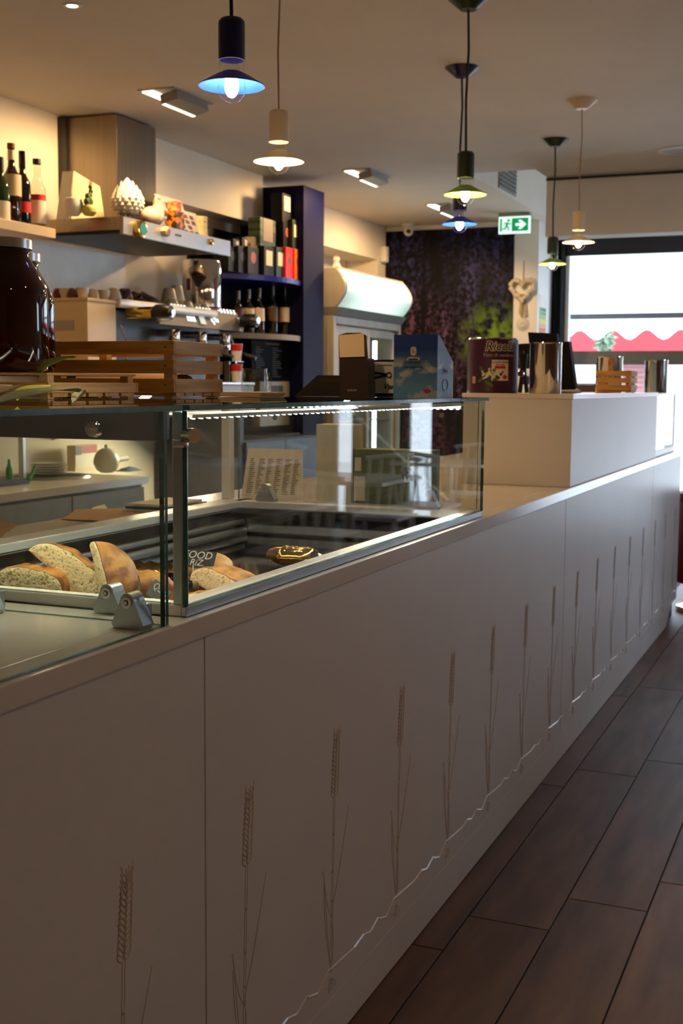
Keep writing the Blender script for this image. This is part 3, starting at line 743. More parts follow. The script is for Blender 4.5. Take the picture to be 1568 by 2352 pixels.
lfb = thing('wrapped_loaf', 'beige paper wrapped bundle lying inside the large pine crate', 'bundle', (-.64, 2.44, zt+.012))
part('wrap', MB().grid(lambda a, b: (-.77+.26*a, 2.44+.08*math.cos(2*math.pi*b)*(1-.4*abs(2*a-1)**4), zt+.040+.027*math.sin(2*math.pi*b)*(1-.5*abs(2*a-1)**4)), 14, 16), m_cardc, lfb)
cr2 = crate('low pine crate under the dark preserve jars', -.98, -.505, 1.93, 2.245, zt, .036, 1, .020, .01, post=.020, group=None)
for i in range(9):
    x = -.972+.052*i
    part('top_slat', MB().box(x, x+.046, 1.932, 2.243, zt+.0455, zt+.0505, b=.0008), m_wood, cr2)
zj = zt+.0515
m_jar = M('dark_cherry_jar', (46, 6, 5), .05, var=.5, scale=7, spec=.5, coat=.15)
def jar(label, cx, cy, k):
    t = thing('preserve_jar', label, 'jar', (cx, cy, zj), 'preserve jars on the low crate')
    pr = [(0, 0), (.070, 0), (.082, .006), (.086, .018), (.086, .150), (.083, .168), (.072, .192), (.060, .212), (.052, .226), (.050, .234), (.052, .236), (.050, .240), (0, .240)]
    part('glass_body', MB().lathe([(r*k, z*k) for r, z in pr], (cx, cy, zj), 40), m_jar, t)
    part('lid', MB().lathe([(0, .2405), (.052, .2405), (.0575, .2415), (.0575, .258), (.0555, .261), (.050, .2625), (0, .2622)][::1] if False else [(r*k, z*k) for r, z in [(0, .2405), (.052, .2405), (.0575, .2415), (.0575, .258), (.0555, .2605), (0, .2605)]], (cx, cy, zj), 40), m_steel, t)
q = ony(12, 862, 2.03); jar('big dark cherry preserve jar at the left edge of the picture', q.x, 2.03, 1.02)
q = ony(36, 842, 2.205); jar('dark preserve jar half hidden behind the big one', q.x-.0, 2.205, 1.0)
def leaf(label, a, b, w, mat, lift):
    a, b = Vector(a), Vector(b); d = b-a; s = d.cross(Vector((0, 0, 1))).normalized()
    def fn(u, v):
        return a+d*u+s*w*(v-.5)*2*math.sin(math.pi*min(1, u*.94+.03))**.8+Vector((0, 0, lift*math.sin(u*2.2)+.004*abs(v-.5)*2+.0008))
    return solo('bay_leaf', MB().grid(fn, 12, 4), mat, label, 'leaf', a)
m_leaf = M('bay_leaf_green', (74, 100, 26), .45, var=.2, scale=30); m_leafy = M('leaf_yellow', (190, 182, 30), .5, var=.1, scale=20); m_leafd = M('leaf_olive', (86, 98, 52), .5, var=.2, scale=30)
leaf('green leaf standing at the foot of the big jar', ony(88, 858, 1.94)+Vector((0, 0, .002)), ony(172, 838, 1.90), .018, m_leaf, .014)
leaf('yellow green leaf lying in front of the low crate', onz(40, 922, zt+.003), ony(120, 904, 1.70), .026, m_leafy, .012)
leaf('large dull olive leaf in front of the low crate', onz(-10, 932, zt+.001), ony(182, 922, 1.66), .030, m_leafd, .017)
leaf('small dark leaf tip by the corner of the low crate', onz(168, 930, zt+.001), ony(192, 904, 2.02), .010, m_leafd, .004)
leaf('dry tan leaf at the far left in front of the low crate', onz(-60, 925, zt+.003), ony(34, 906, 1.68), .03, M('leaf_tan', (150, 128, 92), .6), .014)
nk = thing('napkin_stack', 'low stack of beige paper trays right of the large crate', 'paper stack', (-.50, 2.75, zt))
for i in range(3): part('paper_tray', MB().box(-.56, -.425+.004*i, 2.66, 2.80, zt+.0005+.004*i, zt+.0042+.004*i, b=.0006), [m_cardc, m_cardw, m_cardc][i], nk)
# till printer wedge
rg = thing('card_terminal', 'black wedge shaped card terminal beside the brown dispenser box', 'terminal', (-.44, 3.0, zt))
a, b, c, d = ony(676, 913, 2.98), ony(728, 862, 2.98), ony(785, 862, 2.98), ony(785, 911, 2.98)
for q in (a, d): q.z = zt+.0004
part('housing', MB().prism([a, d, c, b], (0, .09, 0)), m_black, rg)
part('screen', MB().prism([ony(732, 868, 2.979), ony(780, 868, 2.979), ony(780, 880, 2.979), ony(738, 880, 2.979)], (0, -.002, 0)), m_blackg, rg)
kt = onz(766, 908, zt)
solo('brass_clip', MB().tube([(kt.x-.012+.024*t, 2.93+.004*math.sin(6.28*t), zt+.0042) for t in [i/8 for i in range(9)]], .0036), m_brass, 'small brass clip lying before the brown dispenser box', 'clip', (kt.x, 2.93, zt))
# brown dispenser box with cream flap
db = thing('dispenser_box', 'dark brown dispenser box with a raised cream flap', 'box', (-.28, 2.94, zt))
def p3(u, v, y, z=None):
    q = ony(u, v, y)
    if z is not None: q.z = z
    return q
part('box', MB().prism([p3(779, 910, 2.92, zt), p3(846, 910, 2.92, zt), p3(843, 823, 2.92), p3(779, 823, 2.92)], (0, .05, 0)), M('dark_brown_card', (50, 30, 18), .6), db)
part('flap', MB().prism([p3(778, 823, 2.93), p3(844, 823, 2.93), p3(840, 770, 2.945), p3(826, 764, 2.945), p3(796, 764, 2.945), p3(777, 770, 2.945)], (0, .004, 0)), M('dark_brown_card', 0), db)
part('flap_card', MB().prism([p3(780, 821, 2.928), p3(837, 819, 2.928), p3(835, 765, 2.943), p3(778, 770, 2.943)], (0, .001, 0)), m_cardc, db, 'cream inner face of the flap')
letter(db, 'welcom', .0085, p3(808, 896, 2.9195), X, Z, M('print_pale', (196, 180, 160), .6))
# card with a pendant drawing and script
vc = thing('chocolate_card', 'grey card with a black chain drawing standing between brown and blue boxes', 'card', (-.2, 3.0, zt))
part('card', MB().prism([p3(846, 908, 3.0, zt), p3(906, 908, 3.0, zt), p3(906, 826, 3.0), p3(846, 826, 3.0)], (0, .012, 0)), m_black, vc)
part('panel', MB().prism([p3(847, 903, 2.9995), p3(905, 903, 2.9995), p3(905, 831, 2.9995), p3(847, 831, 2.9995)], (0, -.001, 0)), M('silver_card', (222, 212, 196), .5), vc)
for v0, v1 in ((851, 858), (868, 860)):
    part('chain', MB().prism([p3(847, v0, 2.998), p3(888, v1, 2.998), p3(888, v1+5, 2.998), p3(847, v0+6, 2.998)], (0, -.0008, 0)), m_black, vc)
q = p3(893, 861, 2.9975)
part('medal', MB().lathe([(.0055, -.0008), (.0078, -.0008), (.0078, 0), (.0055, 0)], q, 20, axis='y'), m_black, vc)
letter(vc, 'Vench', .020, p3(900, 888, 2.9975), X, Z, m_black, shear=.3)
fp = MB(); qf_ = p3(868, 839, 2.9985)
for i in range(9): fp.box(qf_.x+.0045*i, qf_.x+.0045*i+.0032, qf_.y-.0006, qf_.y, qf_.z-.0012, qf_.z+.0012)
part('small_print', fp, m_black, vc)
# blue dispenser box with clouds
def cloud_mat():
    m, nt, p = new_mat('cloud_print'); p.inputs['Roughness'].default_value = .45
    tc = N(nt, 'ShaderNodeTexCoord'); nz = N(nt, 'ShaderNodeTexNoise'); nz.inputs['Scale'].default_value = 22; nz.inputs['Detail'].default_value = 4
    mp = N(nt, 'ShaderNodeMapping'); mp.inputs['Scale'].default_value = (1, 1, 1.5); L(nt, tc.outputs['Object'], mp.inputs[0]); L(nt, mp.outputs[0], nz.inputs['Vector'])
    sp_ = N(nt, 'ShaderNodeSeparateXYZ'); L(nt, tc.outputs['Object'], sp_.inputs[0])
    mr = N(nt, 'ShaderNodeMapRange'); mr.inputs['From Min'].default_value = .03; mr.inputs['From Max'].default_value = .15; L(nt, sp_.outputs[2], mr.inputs[0])
    sky = N(nt, 'ShaderNodeValToRGB'); e = sky.color_ramp.elements; e[0].color = lin((96, 146, 178)); e[1].color = lin((22, 52, 120)); e[0].position = 0; e[1].position = .75; L(nt, mr.outputs[0], sky.inputs[0])
    cl = N(nt, 'ShaderNodeValToRGB'); e = cl.color_ramp.elements; e[0].position = .50; e[1].position = .62; L(nt, nz.outputs[0], cl.inputs[0])
    bd = N(nt, 'ShaderNodeValToRGB'); e = bd.color_ramp.elements; e[0].position = .0; e[0].color = (.6, .6, .6, 1); e[1].position = .62; e[1].color = (0, 0, 0, 1); x = bd.color_ramp.elements.new(.38); x.color = (1, 1, 1, 1); L(nt, mr.outputs[0], bd.inputs[0])
    mu = N(nt, 'ShaderNodeMath', operation='MULTIPLY'); L(nt, cl.outputs[0], mu.inputs[0]); L(nt, bd.outputs[0], mu.inputs[1])
    mx = N(nt, 'ShaderNodeMix', data_type='RGBA'); L(nt, mu.outputs[0], mx.inputs[0]); L(nt, sky.outputs[0], mx.inputs[6]); mx.inputs[7].default_value = lin((206, 196, 184))
    L(nt, mx.outputs[2], p.inputs['Base Color']); return m
bb = thing('dispenser_box', 'blue sky printed dispenser box with sloping side at the case end', 'box', (-.11, 2.92, zt))
y0 = 2.90
A, B_ = p3(903, 910, y0, zt), p3(1003, 910, y0, zt); Cq, Dq = p3(1003, 768, y0), p3(903, 769, y0)
sdq = .13
sx = B_.x
side = [(sx, y0, zt), (sx, y0+sdq, zt), (sx, y0+sdq, onx(1041, 832, sx).z), (sx, y0+.012, Cq.z), (sx, y0, Cq.z)]
part('box', MB().prism(side, (A.x-B_.x, 0, 0)), cloud_mat(), bb)
q = p3(949, 825, y0-.0006); m_pl = M('print_cream', (222, 210, 188), .5); m_pd = M('print_navy', (20, 28, 66), .5)
oval = lambda rx, rz, cz=0, y=0: [(q.x+rx*(abs(math.cos(t))**.7)*math.copysign(1, math.cos(t)), q.y+y, q.z+cz+rz*(abs(math.sin(t))**.7)*math.copysign(1, math.sin(t))) for t in [2*math.pi*i/28 for i in range(28)]]
part('logo_plate', MB().prism(oval(.0185, .0068), (0, -.0004, 0)), m_pl, bb)
part('logo_rim', MB().tube(oval(.0172, .0058, y=-.0006), .0005, closed=True), m_pd, bb)
letter(bb, 'pactus', .0095, (q.x, q.y-.0008, q.z), X, Z, m_pd, bold=.0003)
eo = oval(.0078, .0110, .020)
part('emblem', MB().prism(eo, (0, -.0004, 0)), m_pl, bb)
em = MB()
for dx, dz, rr in ((0, .025, .0035), (-.002, .018, .0028), (.0025, .0165, .0026)):
    em.tube([(q.x+dx+rr*math.cos(t), q.y-.0006, q.z+dz+rr*math.sin(t)) for t in [2*math.pi*i/14 for i in range(14)]], .0006, closed=True)
part('emblem_mark', em, M('print_gold', (150, 116, 60), .5), bb)
tx = MB(); q2 = p3(949, 843, y0-.0006)
for i in range(11): tx.box(q2.x-.026+.0048*i, q2.x-.026+.0048*i+.0036, q2.y-.0003, q2.y, q2.z-.001, q2.z+.001)
part('small_print', tx, m_pd, bb)
q3 = p3(981, 898, y0-.0006)
part('red_seal', MB().prism([(q3.x+.0095*math.cos(t)*(1 if i % 2 else 1), q3.y, q3.z+.0052*math.sin(t)) for i, t in enumerate([2*math.pi*i/8 for i in range(8)])], (0, -.0004, 0)), m_red, bb)
sq = onx(1022, 852, sx+.0006)
part('side_badge', MB().tube([(sq.x, sq.y-.018, sq.z-.007), (sq.x, sq.y+.018, sq.z-.007), (sq.x, sq.y+.018, sq.z+.007), (sq.x, sq.y-.018, sq.z+.007)], .0005, closed=True), M('print_blue', (60, 84, 150), .5), bb)
letter(bb, '30c', .011, (sq.x+.0002, sq.y, sq.z), Y, Z, MATS['print_blue'])
rg_ = MB(); sq2 = onx(1022, 884, sx+.0006)
rg_.tube([(sq2.x, sq2.y+.022*math.cos(t), sq2.z+.014*math.sin(t)) for t in [2*math.pi*i/24 for i in range(24)]], .0006, closed=True)
part('side_ring', rg_, MATS['print_blue'], bb)

# ================================================================ ON THE TALL BLOCK
zk = 1.2940
def toward(c): return math.atan2(CAM.y-c[1], CAM.x-c[0])
rc = thing('candy_tin', 'large purple round candy tin with white lettering', 'tin', (-.335, 4.40, zk))
tcx, tcy, tr_ = -.335, 4.40, .093; th_ = .200; tc3 = (tcx, tcy, zk)
part('tin_body', MB().lathe([(0, 0), (tr_, 0), (tr_+.001, .004), (tr_, .008), (tr_, th_-.008), (tr_, th_-.004), (0, th_-.004)], tc3, 48), M('purple_tin', (64, 18, 52), .35, var=.15, scale=10), rc)
part('rim', MB().lathe([(tr_-.004, th_-.006), (tr_+.0015, th_-.006), (tr_+.0022, th_-.001), (tr_-.001, th_), (tr_-.004, th_-.003)], tc3, 48), m_steelp, rc)
AF = toward(tc3)
def patch(parent, name, a0, a1, z0, z1, mat, off=.0006, r=tr_, c=tc3):
    return part(name, MB().lathe([(r+off, z0), (r+off, z1)], c, 14, arc=(AF+a0/r, AF+a1/r)), mat, parent)
m_tw = M('tin_white', (232, 214, 190), .45); m_tl = M('tin_lilac', (196, 160, 176), .5)
patch(rc, 'white_label', -.004, .060, .045, .120, m_tw)
patch(rc, 'red_band', .008, .048, .088, .098, m_red, .001)
patch(rc, 'cream_square', -.082, -.066, .035, .060, M('tin_cream', (204, 166, 140), .5))
patch(rc, 'red_corner', .055, .075, .160, .190, M('tin_red', (150, 20, 40), .45))
patch(rc, 'blue_edge', .086, .116, .008, .190, M('tin_blue', (92, 100, 170), .4))
def wraptext(parent, s, size, a, z, mat, **kw):
    vs, fs = text_mb(s, size, extrude=.0004, **kw)
    part('lettering', MB().add(cyl_wrap([Vector((p.x+a, p.y+z, p.z+kw.get('bold', 0)*.2+.0012)) for p in vs], tc3, tr_, AF), fs), mat, parent)
wraptext(rc, 'Ricola', .046, .028, .168, m_tw, bold=.0028, shear=.2)
vs, fs = text_mb('Ricola', .046, extrude=.0004, bold=.0004, shear=.2)
part('lettering', MB().add(cyl_wrap([Vector((p.x+.028, p.y+.168, p.z+.0024)) for p in vs], tc3, tr_, AF), fs), M('tin_dark', (44, 30, 30), .5), rc)
wraptext(rc, 'Fiori di sambuco', .0185, .028, .137, m_tl)
wraptext(rc, 'Caramelle svizzere', .0095, .028, .112, M('tin_dark', 0), )
wraptext(rc, 'alle erbe', .0095, .028, .103, M('tin_dark', 0))
random.seed(11); fw = MB(); fg = MB(); fd = MB()
for i in range(26):
    a = random.gauss(-.018, .012); z = random.gauss(.066, .010); r_ = random.uniform(.003, .006)
    fw.add(cyl_wrap([Vector((a+r_*math.cos(t), z+r_*math.sin(t), .0016+.0001*i)) for t in [k*1.2566 for k in range(5)]], tc3, tr_, AF), [(0, 1, 2, 3, 4)])
for a, z, rx, an in ((-.040, .050, .020, .6), (-.012, .034, .02, 2.6), (.0, .075, .018, .9), (-.04, .085, .014, 2.2), (.012, .05, .012, .2)):
    fg.add(cyl_wrap([Vector((a+rx*math.cos(t)*math.cos(an)-.006*math.sin(t)*math.sin(an), z+rx*math.cos(t)*math.sin(an)+.006*math.sin(t)*math.cos(an), .0013)) for t in [k*.628 for k in range(10)]], tc3, tr_, AF), [tuple(range(10))])
for a, z, r_ in ((.016, .060, .006), (.030, .068, .0055), (.036, .076, .004), (.022, .056, .005)):
    fd.add(cyl_wrap([Vector((a+r_*math.cos(t), z+r_*math.sin(t), .0019)) for t in [k*.628 for k in range(10)]], tc3, tr_, AF), [tuple(range(10))])
part('flower_print', fw, M('flower_white', (224, 226, 180), .5), rc); part('leaf_print', fg, M('leaf_print', (66, 108, 44), .5), rc); part('berry_print', fd, M('berry_print', (52, 36, 56), .5), rc)
part('candy_print', MB().add(cyl_wrap([Vector((.046+.009*math.cos(t), .058+.008*math.sin(t), .0019)) for t in [k*.628 for k in range(10)]], tc3, tr_, AF), [tuple(range(10))]), M('tin_red2', (186, 50, 36), .5), rc)
# steel canisters
def canister(label, cx, cy, r, h, z, k=0):
    t = thing('steel_canister', label, 'canister', (cx, cy, z), 'polished steel canisters on the counter')
    part('body', MB().lathe([(0, 0), (r-.002, 0), (r, .003), (r, h-.003), (r+.001, h-.001), (r-.001, h), (r-.003, h-.004), (r-.003, .004), (0, .004)], (cx, cy, z), 40), m_steelp, t)
    part('rim', MB().lathe([(r+.0002, h-.004), (r+.0016, h-.002), (r+.0012, h+.0012), (r-.0005, h+.001)], (cx, cy, z), 40), m_chrome, t)
    return t
q = ony(1251, 903, 4.42); canister('tall steel canister right behind the purple tin', q.x, 4.42, .0585, .183, zk)
q = ony(1397, 900, 5.78); canister('steel canister standing behind the small wooden crate', q.x, 5.78, .062, .165, zk)
q = ony(1505, 898, 6.62); canister('steel canister at the far end over the small glass case', q.x, 6.62, .060, .172, ZT+.0088)
sc_ = crate('small wooden crate in front of a steel canister on the tall block', ony(1368, 900, 5.46).x, ony(1448, 900, 5.46).x, 5.46, 5.62, zk, .084, 3, .022, .009, post=.018, th=.007)
# espresso tongs / black till equipment behind
tl_ = thing('till_monitor', 'black till monitor seen from behind over the steel canister', 'monitor', (-.30, 5.0, zk))
my = 4.95
part('back_shell', MB().prism([p3(1186, 790, my), p3(1306, 784, my), p3(1322, 898, my), p3(1276, 900, my), p3(1255, 848, my), p3(1186, 846, my)], (0, .05, 0)), M('matt_black', (7, 7, 8), .7, spec=.2), tl_)
part('top_box', MB().prism([p3(1212, 763, my+.02), p3(1278, 766, my+.02), p3(1280, 792, my+.02), p3(1215, 792, my+.02)], (0, .04, 0)), M('matt_black', 0), tl_)
part('foot', MB().box(p3(1225, 900, my).x, p3(1322, 900, my).x, my-.01, my+.12, zk, zk+.012, b=.002), m_black, tl_)
tg = thing('portafilter_stand', 'black and chrome scoop handles standing between tin and canister', 'utensil', (-.2, 4.6, zk))
a = ony(1193, 902, 4.62); a.z = zk+.001; b = ony(1210, 902, 4.62); b.z = zk+.001
part('handle', MB().tube([a, ony(1197, 872, 4.62), ony(1200, 850, 4.62), ony(1196, 806, 4.62)], [.009, .008, .010, .013], n=10), m_black, tg)
part('handle', MB().tube([b, ony(1206, 872, 4.62), ony(1203, 850, 4.62), ony(1206, 812, 4.62)], [.009, .007, .009, .011], n=10), m_black, tg)
part('chrome_collar', MB().lathe([(0, -.006), (.017, -.006), (.02, .0), (.017, .006), (0, .006)], ony(1209, 874, 4.62), 16, axis='y').lathe([(.0, -.005), (.012, -.005), (.014, 0), (0, .004)], ony(1196, 858, 4.60), 14, axis='y'), m_chrome, tg)
q = onz(1304, 900, zk)
sy = 5.0; q = ony(1302, 898, 4.72)
sr = thing('saucer', 'white saucer with a spoon beside the black monitor', 'saucer', (q.x, 4.72, zk))
part('plate', MB().lathe([(0, .001), (.025, .001), (.05, .008), (.051, .010), (.026, .004), (0, .004)], (q.x, 4.72, zk), 24), m_white, sr)
part('spoon', MB().tube([(q.x-.02, 4.70, zk+.011), (q.x+.04, 4.71, zk+.013)], .002).ball((q.x+.04, 4.71, zk+.014), (.010, .006, .003), 10, 6), m_chrome, sr)
q = ony(1345, 896, 5.9)
solo('wooden_tray', MB().box(q.x-.05, q.x+.05, 5.9, 6.0, zk, zk+.035, b=.002).box(q.x-.055, q.x+.055, 5.895, 6.005, zk+.0355, zk+.042), M('walnut', (86, 62, 46), .5), 'low dark wooden box behind the small crate', 'box', (q.x, 5.95, zk))

# ================================================================ PENDANT LAMPS
def pendant(label, x, y, zb, colname, cap_c, shade_c, tilt=0, under=None):
    """zb = height of the shade rim"""
    t = thing('pendant_lamp', label, 'pendant lamp', (x, y, HC), 'pendant lamps over the counter')
    mc = M(colname+'_lamp_metal', cap_c, .35, var=.04); ms = M(colname+'_lamp_shade', shade_c, .4, var=.03)
    part('ceiling_canopy', MB().lathe([(0, -.042), (.030, -.042), (.034, -.038), (.072, -.006), (.075, -.001), (0, -.0005)], (x, y, HC), 32), mc, t)
    top = zb+.150
    part('cord', MB().tube([(x, y, HC-.04), (x+.004, y, (HC*2+top)/3), (x-.003, y, (HC+2*top)/3), (x, y, top)], .0045 if colname != 'white' else .0028, n=8), MATS.get('cord_'+colname) or M('cord_'+colname, cap_c if colname != 'white' else (176, 140, 110), .6), t)
    part('lamp_cap', MB().lathe([(0, top), (.024, top), (.030, top-.006), (.031, top-.012), (.031, top-.094), (.028, top-.094), (.028, top-.03), (0, top-.03)], (x, y, 0), 32), mc, t)
    part('glass_neck', MB().lathe([(.0285, top-.092), (.030, top-.110), (.026, top-.128)], (x, y, 0), 24), m_bulb, t)
    part('lamp_shade', MB().lathe([(.020, top-.119), (.035, top-.126), (.078, top-.151), (.0785, top-.1525), (.077, top-.1527), (.034, top-.1275), (.020, top-.1205)], (x, y, 0), 40), ms, t)
    b = part('bulb', MB().lathe([(.013, top-.06), (.014, top-.095), (.022, top-.122), (.031, top-.142), (.033, top-.156), (.030, top-.172), (.020, top-.184), (.008, top-.189), (0, top-.1895)], (x, y, 0), 28), m_bulb, t)
    part('filament', MB().ball((x, y, top-.150), (.0165, .0165, .028), 14, 10), m_fil, b)
    lt = D.lights.new('pendant_light', 'POINT'); lt.energy = PEND_W; lt.color = WARM if colname != 'blue' else (1, .66, .36); lt.shadow_soft_size = .02
    lo = D.objects.new('pendant_light', lt); COL.objects.link(lo); lo.parent = t; lo.location = Vector((x, y, top-.160))-Vector((x, y, HC))
    return t
XA, XB = -.41, -.735
def lamp_z(u, v, x, y):
    return onx(u, v, x).z
GRN, BLU, WHT = ((38, 52, 34), (140, 182, 92)), ((16, 18, 74), (22, 62, 205)), ((226, 206, 178), (244, 232, 206))
def pl_at(label, u, v, y, col, cs):
    q = ony(u, v, y); return pendant(label, q.x, y, q.z, col, *cs)
pl_at('blue pendant lamp nearest the camera, over the glass case', 532, 196, 2.60, 'blue', BLU)
pl_at('white pendant lamp on a thin cord left of the middle', 640, 370, 3.45, 'white', WHT)
pl_at('green pendant lamp hanging just in front of the far blue one', 1068, 446, 4.34, 'green', GRN)
pl_at('small blue pendant lamp behind the green one, left of the exit sign', 1055, 514, 5.25, 'blue', BLU)
pl_at('white pendant lamp hanging before the window', 1328, 556, 6.05, 'white', WHT)
pl_at('small green pendant lamp farthest back, beside the window edge', 1268, 606, 6.93, 'green', GRN)

# ---------------------------------------------------------------- recessed ceiling spots
def ceil_spot(label, x, y):
    t = thing('ceiling_spot', label, 'ceiling light', (x, y, HC), 'recessed twin ceiling spots behind the bar')
    part('frame', MB().box(x-.10, x+.10, y-.19, y+.19, HC-.004, HC-.0005, b=.001), m_grey, t)
    part('diffuser', MB().box(x-.088, x-.028, y-.165, y+.165, HC-.008, HC-.0045), m_spotl, t)
    T = Matrix.Translation((x+.04, y, HC-.012)) @ Matrix.Rotation(R(-12), 4, 'Y')
    hd = part('lamp_head', MB().box(-.045, .05, -.15, .15, -.045, .0, b=.003, T=T), m_grey, t)
    part('lens', MB().box(-.043, -.026, -.145, .145, -.0475, -.0455, T=T), M('dim_lamp_light', (255, 240, 215), .4, emit=2.5, ecol=(255, 236, 205)), hd)
    lt = D.lights.new('spot_light', 'SPOT'); lt.energy = SPOT_W; lt.color = (1, .62, .28); lt.spot_size = R(172); lt.spot_blend = .35; lt.shadow_soft_size = .06
    lo = D.objects.new('spot_light', lt); COL.objects.link(lo); lo.parent = t; lo.location = (-.03, 0, -.085); lo.rotation_euler = (0, R(12), 0)
ceil_spot('recessed twin ceiling spot above the extractor hood', -2.19, 5.28)
ceil_spot('middle recessed twin ceiling spot in front of the blue shelf column', -2.12, 7.60)
ceil_spot('farthest recessed twin ceiling spot beside the hanging blue lamp', -2.10, 9.2)
q = onz(166, 12, HC)
dl = thing('downlight', 'small lit round downlight at the top left of the ceiling', 'ceiling light', (q.x, q.y, HC))
part('ring', MB().lathe([(.022, -.001), (.036, -.001), (.034, -.006), (.022, -.004)], (q.x, q.y, HC), 24), m_white, dl)
part('lens', MB().lathe([(0, -.003), (.0215, -.003)], (q.x, q.y, HC), 20), m_spotl, dl)
for i, (x, y) in enumerate(((1.5, .7), (1.5, 2.5))):  # two ceiling lamps added out of view as warm fill for the near panels
    d2 = thing('downlight', ['lit round downlight over the floor, the one nearest the camera', 'lit round downlight over the floor, the second from the camera'][i], 'ceiling light', (x, y, HC))
    part('ring', MB().lathe([(.04, -.001), (.058, -.001), (.056, -.008), (.04, -.005)], (x, y, HC), 24), m_white, d2)
    part('lens', MB().lathe([(0, -.004), (.0395, -.004)], (x, y, HC), 20), m_spotl, d2)
    lt = D.lights.new('down_light', 'SPOT'); lt.energy = 12; lt.color = (1, .66, .38); lt.spot_size = R(150); lt.spot_blend = .5; lt.shadow_soft_size = .06
    lo = D.objects.new('down_light', lt); COL.objects.link(lo); lo.parent = d2; lo.location = (0, 0, -.03)
q = onz(1560, 344, HC)
rs = thing('ceiling_speaker', 'round white speaker set in the ceiling at the right edge', 'speaker', (q.x, q.y, HC))
part('ring', MB().lathe([(.10, -.0005), (.125, -.0005), (.122, -.008), (.105, -.010), (.10, -.006)], (q.x, q.y, HC), 36), m_white, rs)
part('grille', MB().lathe([(0, -.005), (.0995, -.005)], (q.x, q.y, HC), 30), M('speaker_grille', (190, 192, 196), .5), rs)

# ================================================================ LEFT WALL: SHELF, HOOD, MACHINE
ws_ = solo('wall_shelf', MB().box(XL+.001, -2.62, 3.2, onx(128, 545, -2.62).y, 2.0, 2.045, b=.002), m_cream, 'white wall shelf with liquor bottles left of the extractor hood', 'shelf', (-2.8, 4, 2.0))
zs = 2.0455
def bottle(label, u, vt, y, r, matb, neck=.35, cap=None, labels=(), rn=None, group='bottles on the wall shelf', x=-2.76, zbase=None, cat='bottle'):
    zb0 = zs if zbase is None else zbase
    q = onx(u, vt, x) if y is None else ony(u, vt, y)
    h = q.z-zb0; t = thing('bottle', label, cat, (q.x, q.y, zb0+.0004), group)
    o = (q.x, q.y, zb0+.0004)
    part('glass_body', MB().lathe(bottle_prof(h, r, neck, rn), o, 22), matb, t)
    rn_ = rn or r*.36
    if cap: part('cap', MB().lathe([(rn_*1.14, h*(1-cap[1])), (rn_*1.18, h*(1-cap[1])), (rn_*1.18, h+.001), (0, h+.001)], o, 16), cap[0], t)
    for a, b, mt in labels: part('label', MB().lathe([((r if a < .7 else rn_*1.08)+.0008, h*a), ((r if a < .7 else rn_*1.02)+.0008, h*b)], o, 22), mt, t)
    return t
m_gdark = M('dark_bottle_glass', (14, 12, 10), .06, spec=.7); m_gbrown = M('brown_bottle_glass', (44, 20, 8), .06, spec=.7, var=.2); m_ggreen = M('green_bottle_glass', (40, 66, 34), .06, spec=.7)
m_cork = M('cork', (120, 74, 44), .7)
bottle('dark green bottle with white label cut off by the left edge', 0, 362, None, .040, m_ggreen, cap=(m_black, .2), labels=[(.06, .34, m_cardw)])
bottle('tall brown bottle with cream label and cork stopper', 25, 330, None, .043, m_gbrown, cap=(m_cork, .06), labels=[(.36, .62, m_label), (.80, .92, m_label)])
bottle('dark brown bottle with red label next to the cream labelled one', 50, 348, None, .037, m_gdark, cap=(m_blackg, .22), labels=[(.20, .34, m_red)])
bottle('clear bottle with black cap and red and white label', 84, 366, None, .040, m_clear, cap=(m_black, .07), labels=[(.10, .42, m_cardw), (.42, .50, m_red)], rn=.017)
# hood
hd = thing('extractor_hood', 'stainless extractor hood with a tall square chimney', 'extractor hood', (-2.7, 5.65, 2.04))
hy0, hy1 = 5.12, 6.22
part('chimney', MB().box(XL+.03, -2.636, 5.44, 5.82, 2.126, HC-.012, b=.002), m_hood, hd)
part('chimney_backplate', MB().box(XL+.001, XL+.029, 5.40, 5.9, 2.126, HC-.01), m_dark, hd)
cn = part('canopy', MB().box(XL+.001, -2.415, hy0, hy1, 2.062, 2.125, b=.001).box(-2.4148, -2.40, hy0, hy1, 2.04, 2.125, b=.001), m_hood, hd)
part('front_face', MB().box(-2.3995, -2.396, hy0+.002, hy1-.002, 2.042, 2.123), M('pale_hood_steel', (196, 200, 206), .3, .55, var=.03), hd)
part('filter_panel', MB().box(XL+.05, -2.44, hy0+.05, hy1-.05, 2.05, 2.0615), M('filter_grey', (70, 68, 66), .4, .8), hd)
xf = -2.3955
def hface(u, v): q = onx(u, v, xf); return q
def fdisc(name, parent, u, v, r, th, mat, label=None, cat=None):
    q = hface(u, v); mb = MB().lathe([(0, 0), (r, 0), (r, th), (0, th)], q, 20, axis='x')
    return solo(name, mb, mat, label, cat, tuple(q)) if cat else part(name, mb, mat, parent)
q = hface(316, 527)
mg = thing('souvenir_tin', 'round gilt tin with teal lid stuck to the hood front', 'magnet', tuple(q))
part('case', MB().lathe([(0, .0005), (.040, .0005), (.043, .006), (.043, .03), (.036, .034), (0, .034)], q, 24, axis='x'), m_brass, mg)
part('teal_disc', MB().lathe([(0, .0345), (.030, .0345), (.030, .036), (0, .036)], q, 20, axis='x'), M('teal_print', (40, 150, 160), .4), mg)
q = hface(374, 532)
mg = thing('egg_timer', 'cream round timer with a red dial on the hood front', 'timer', tuple(q))
part('case', MB().lathe([(0, .0005), (.024, .0005), (.026, .03), (.018, .036), (0, .036)], q, 8, axis='x', smooth=False), M('bone_enamel', (206, 196, 172), .4), mg)
part('dial', MB().lathe([(0, .0365), (.013, .0365), (.013, .0375), (0, .0375)], q, 12, axis='x'), M('rose_print', (170, 90, 90), .5), mg)
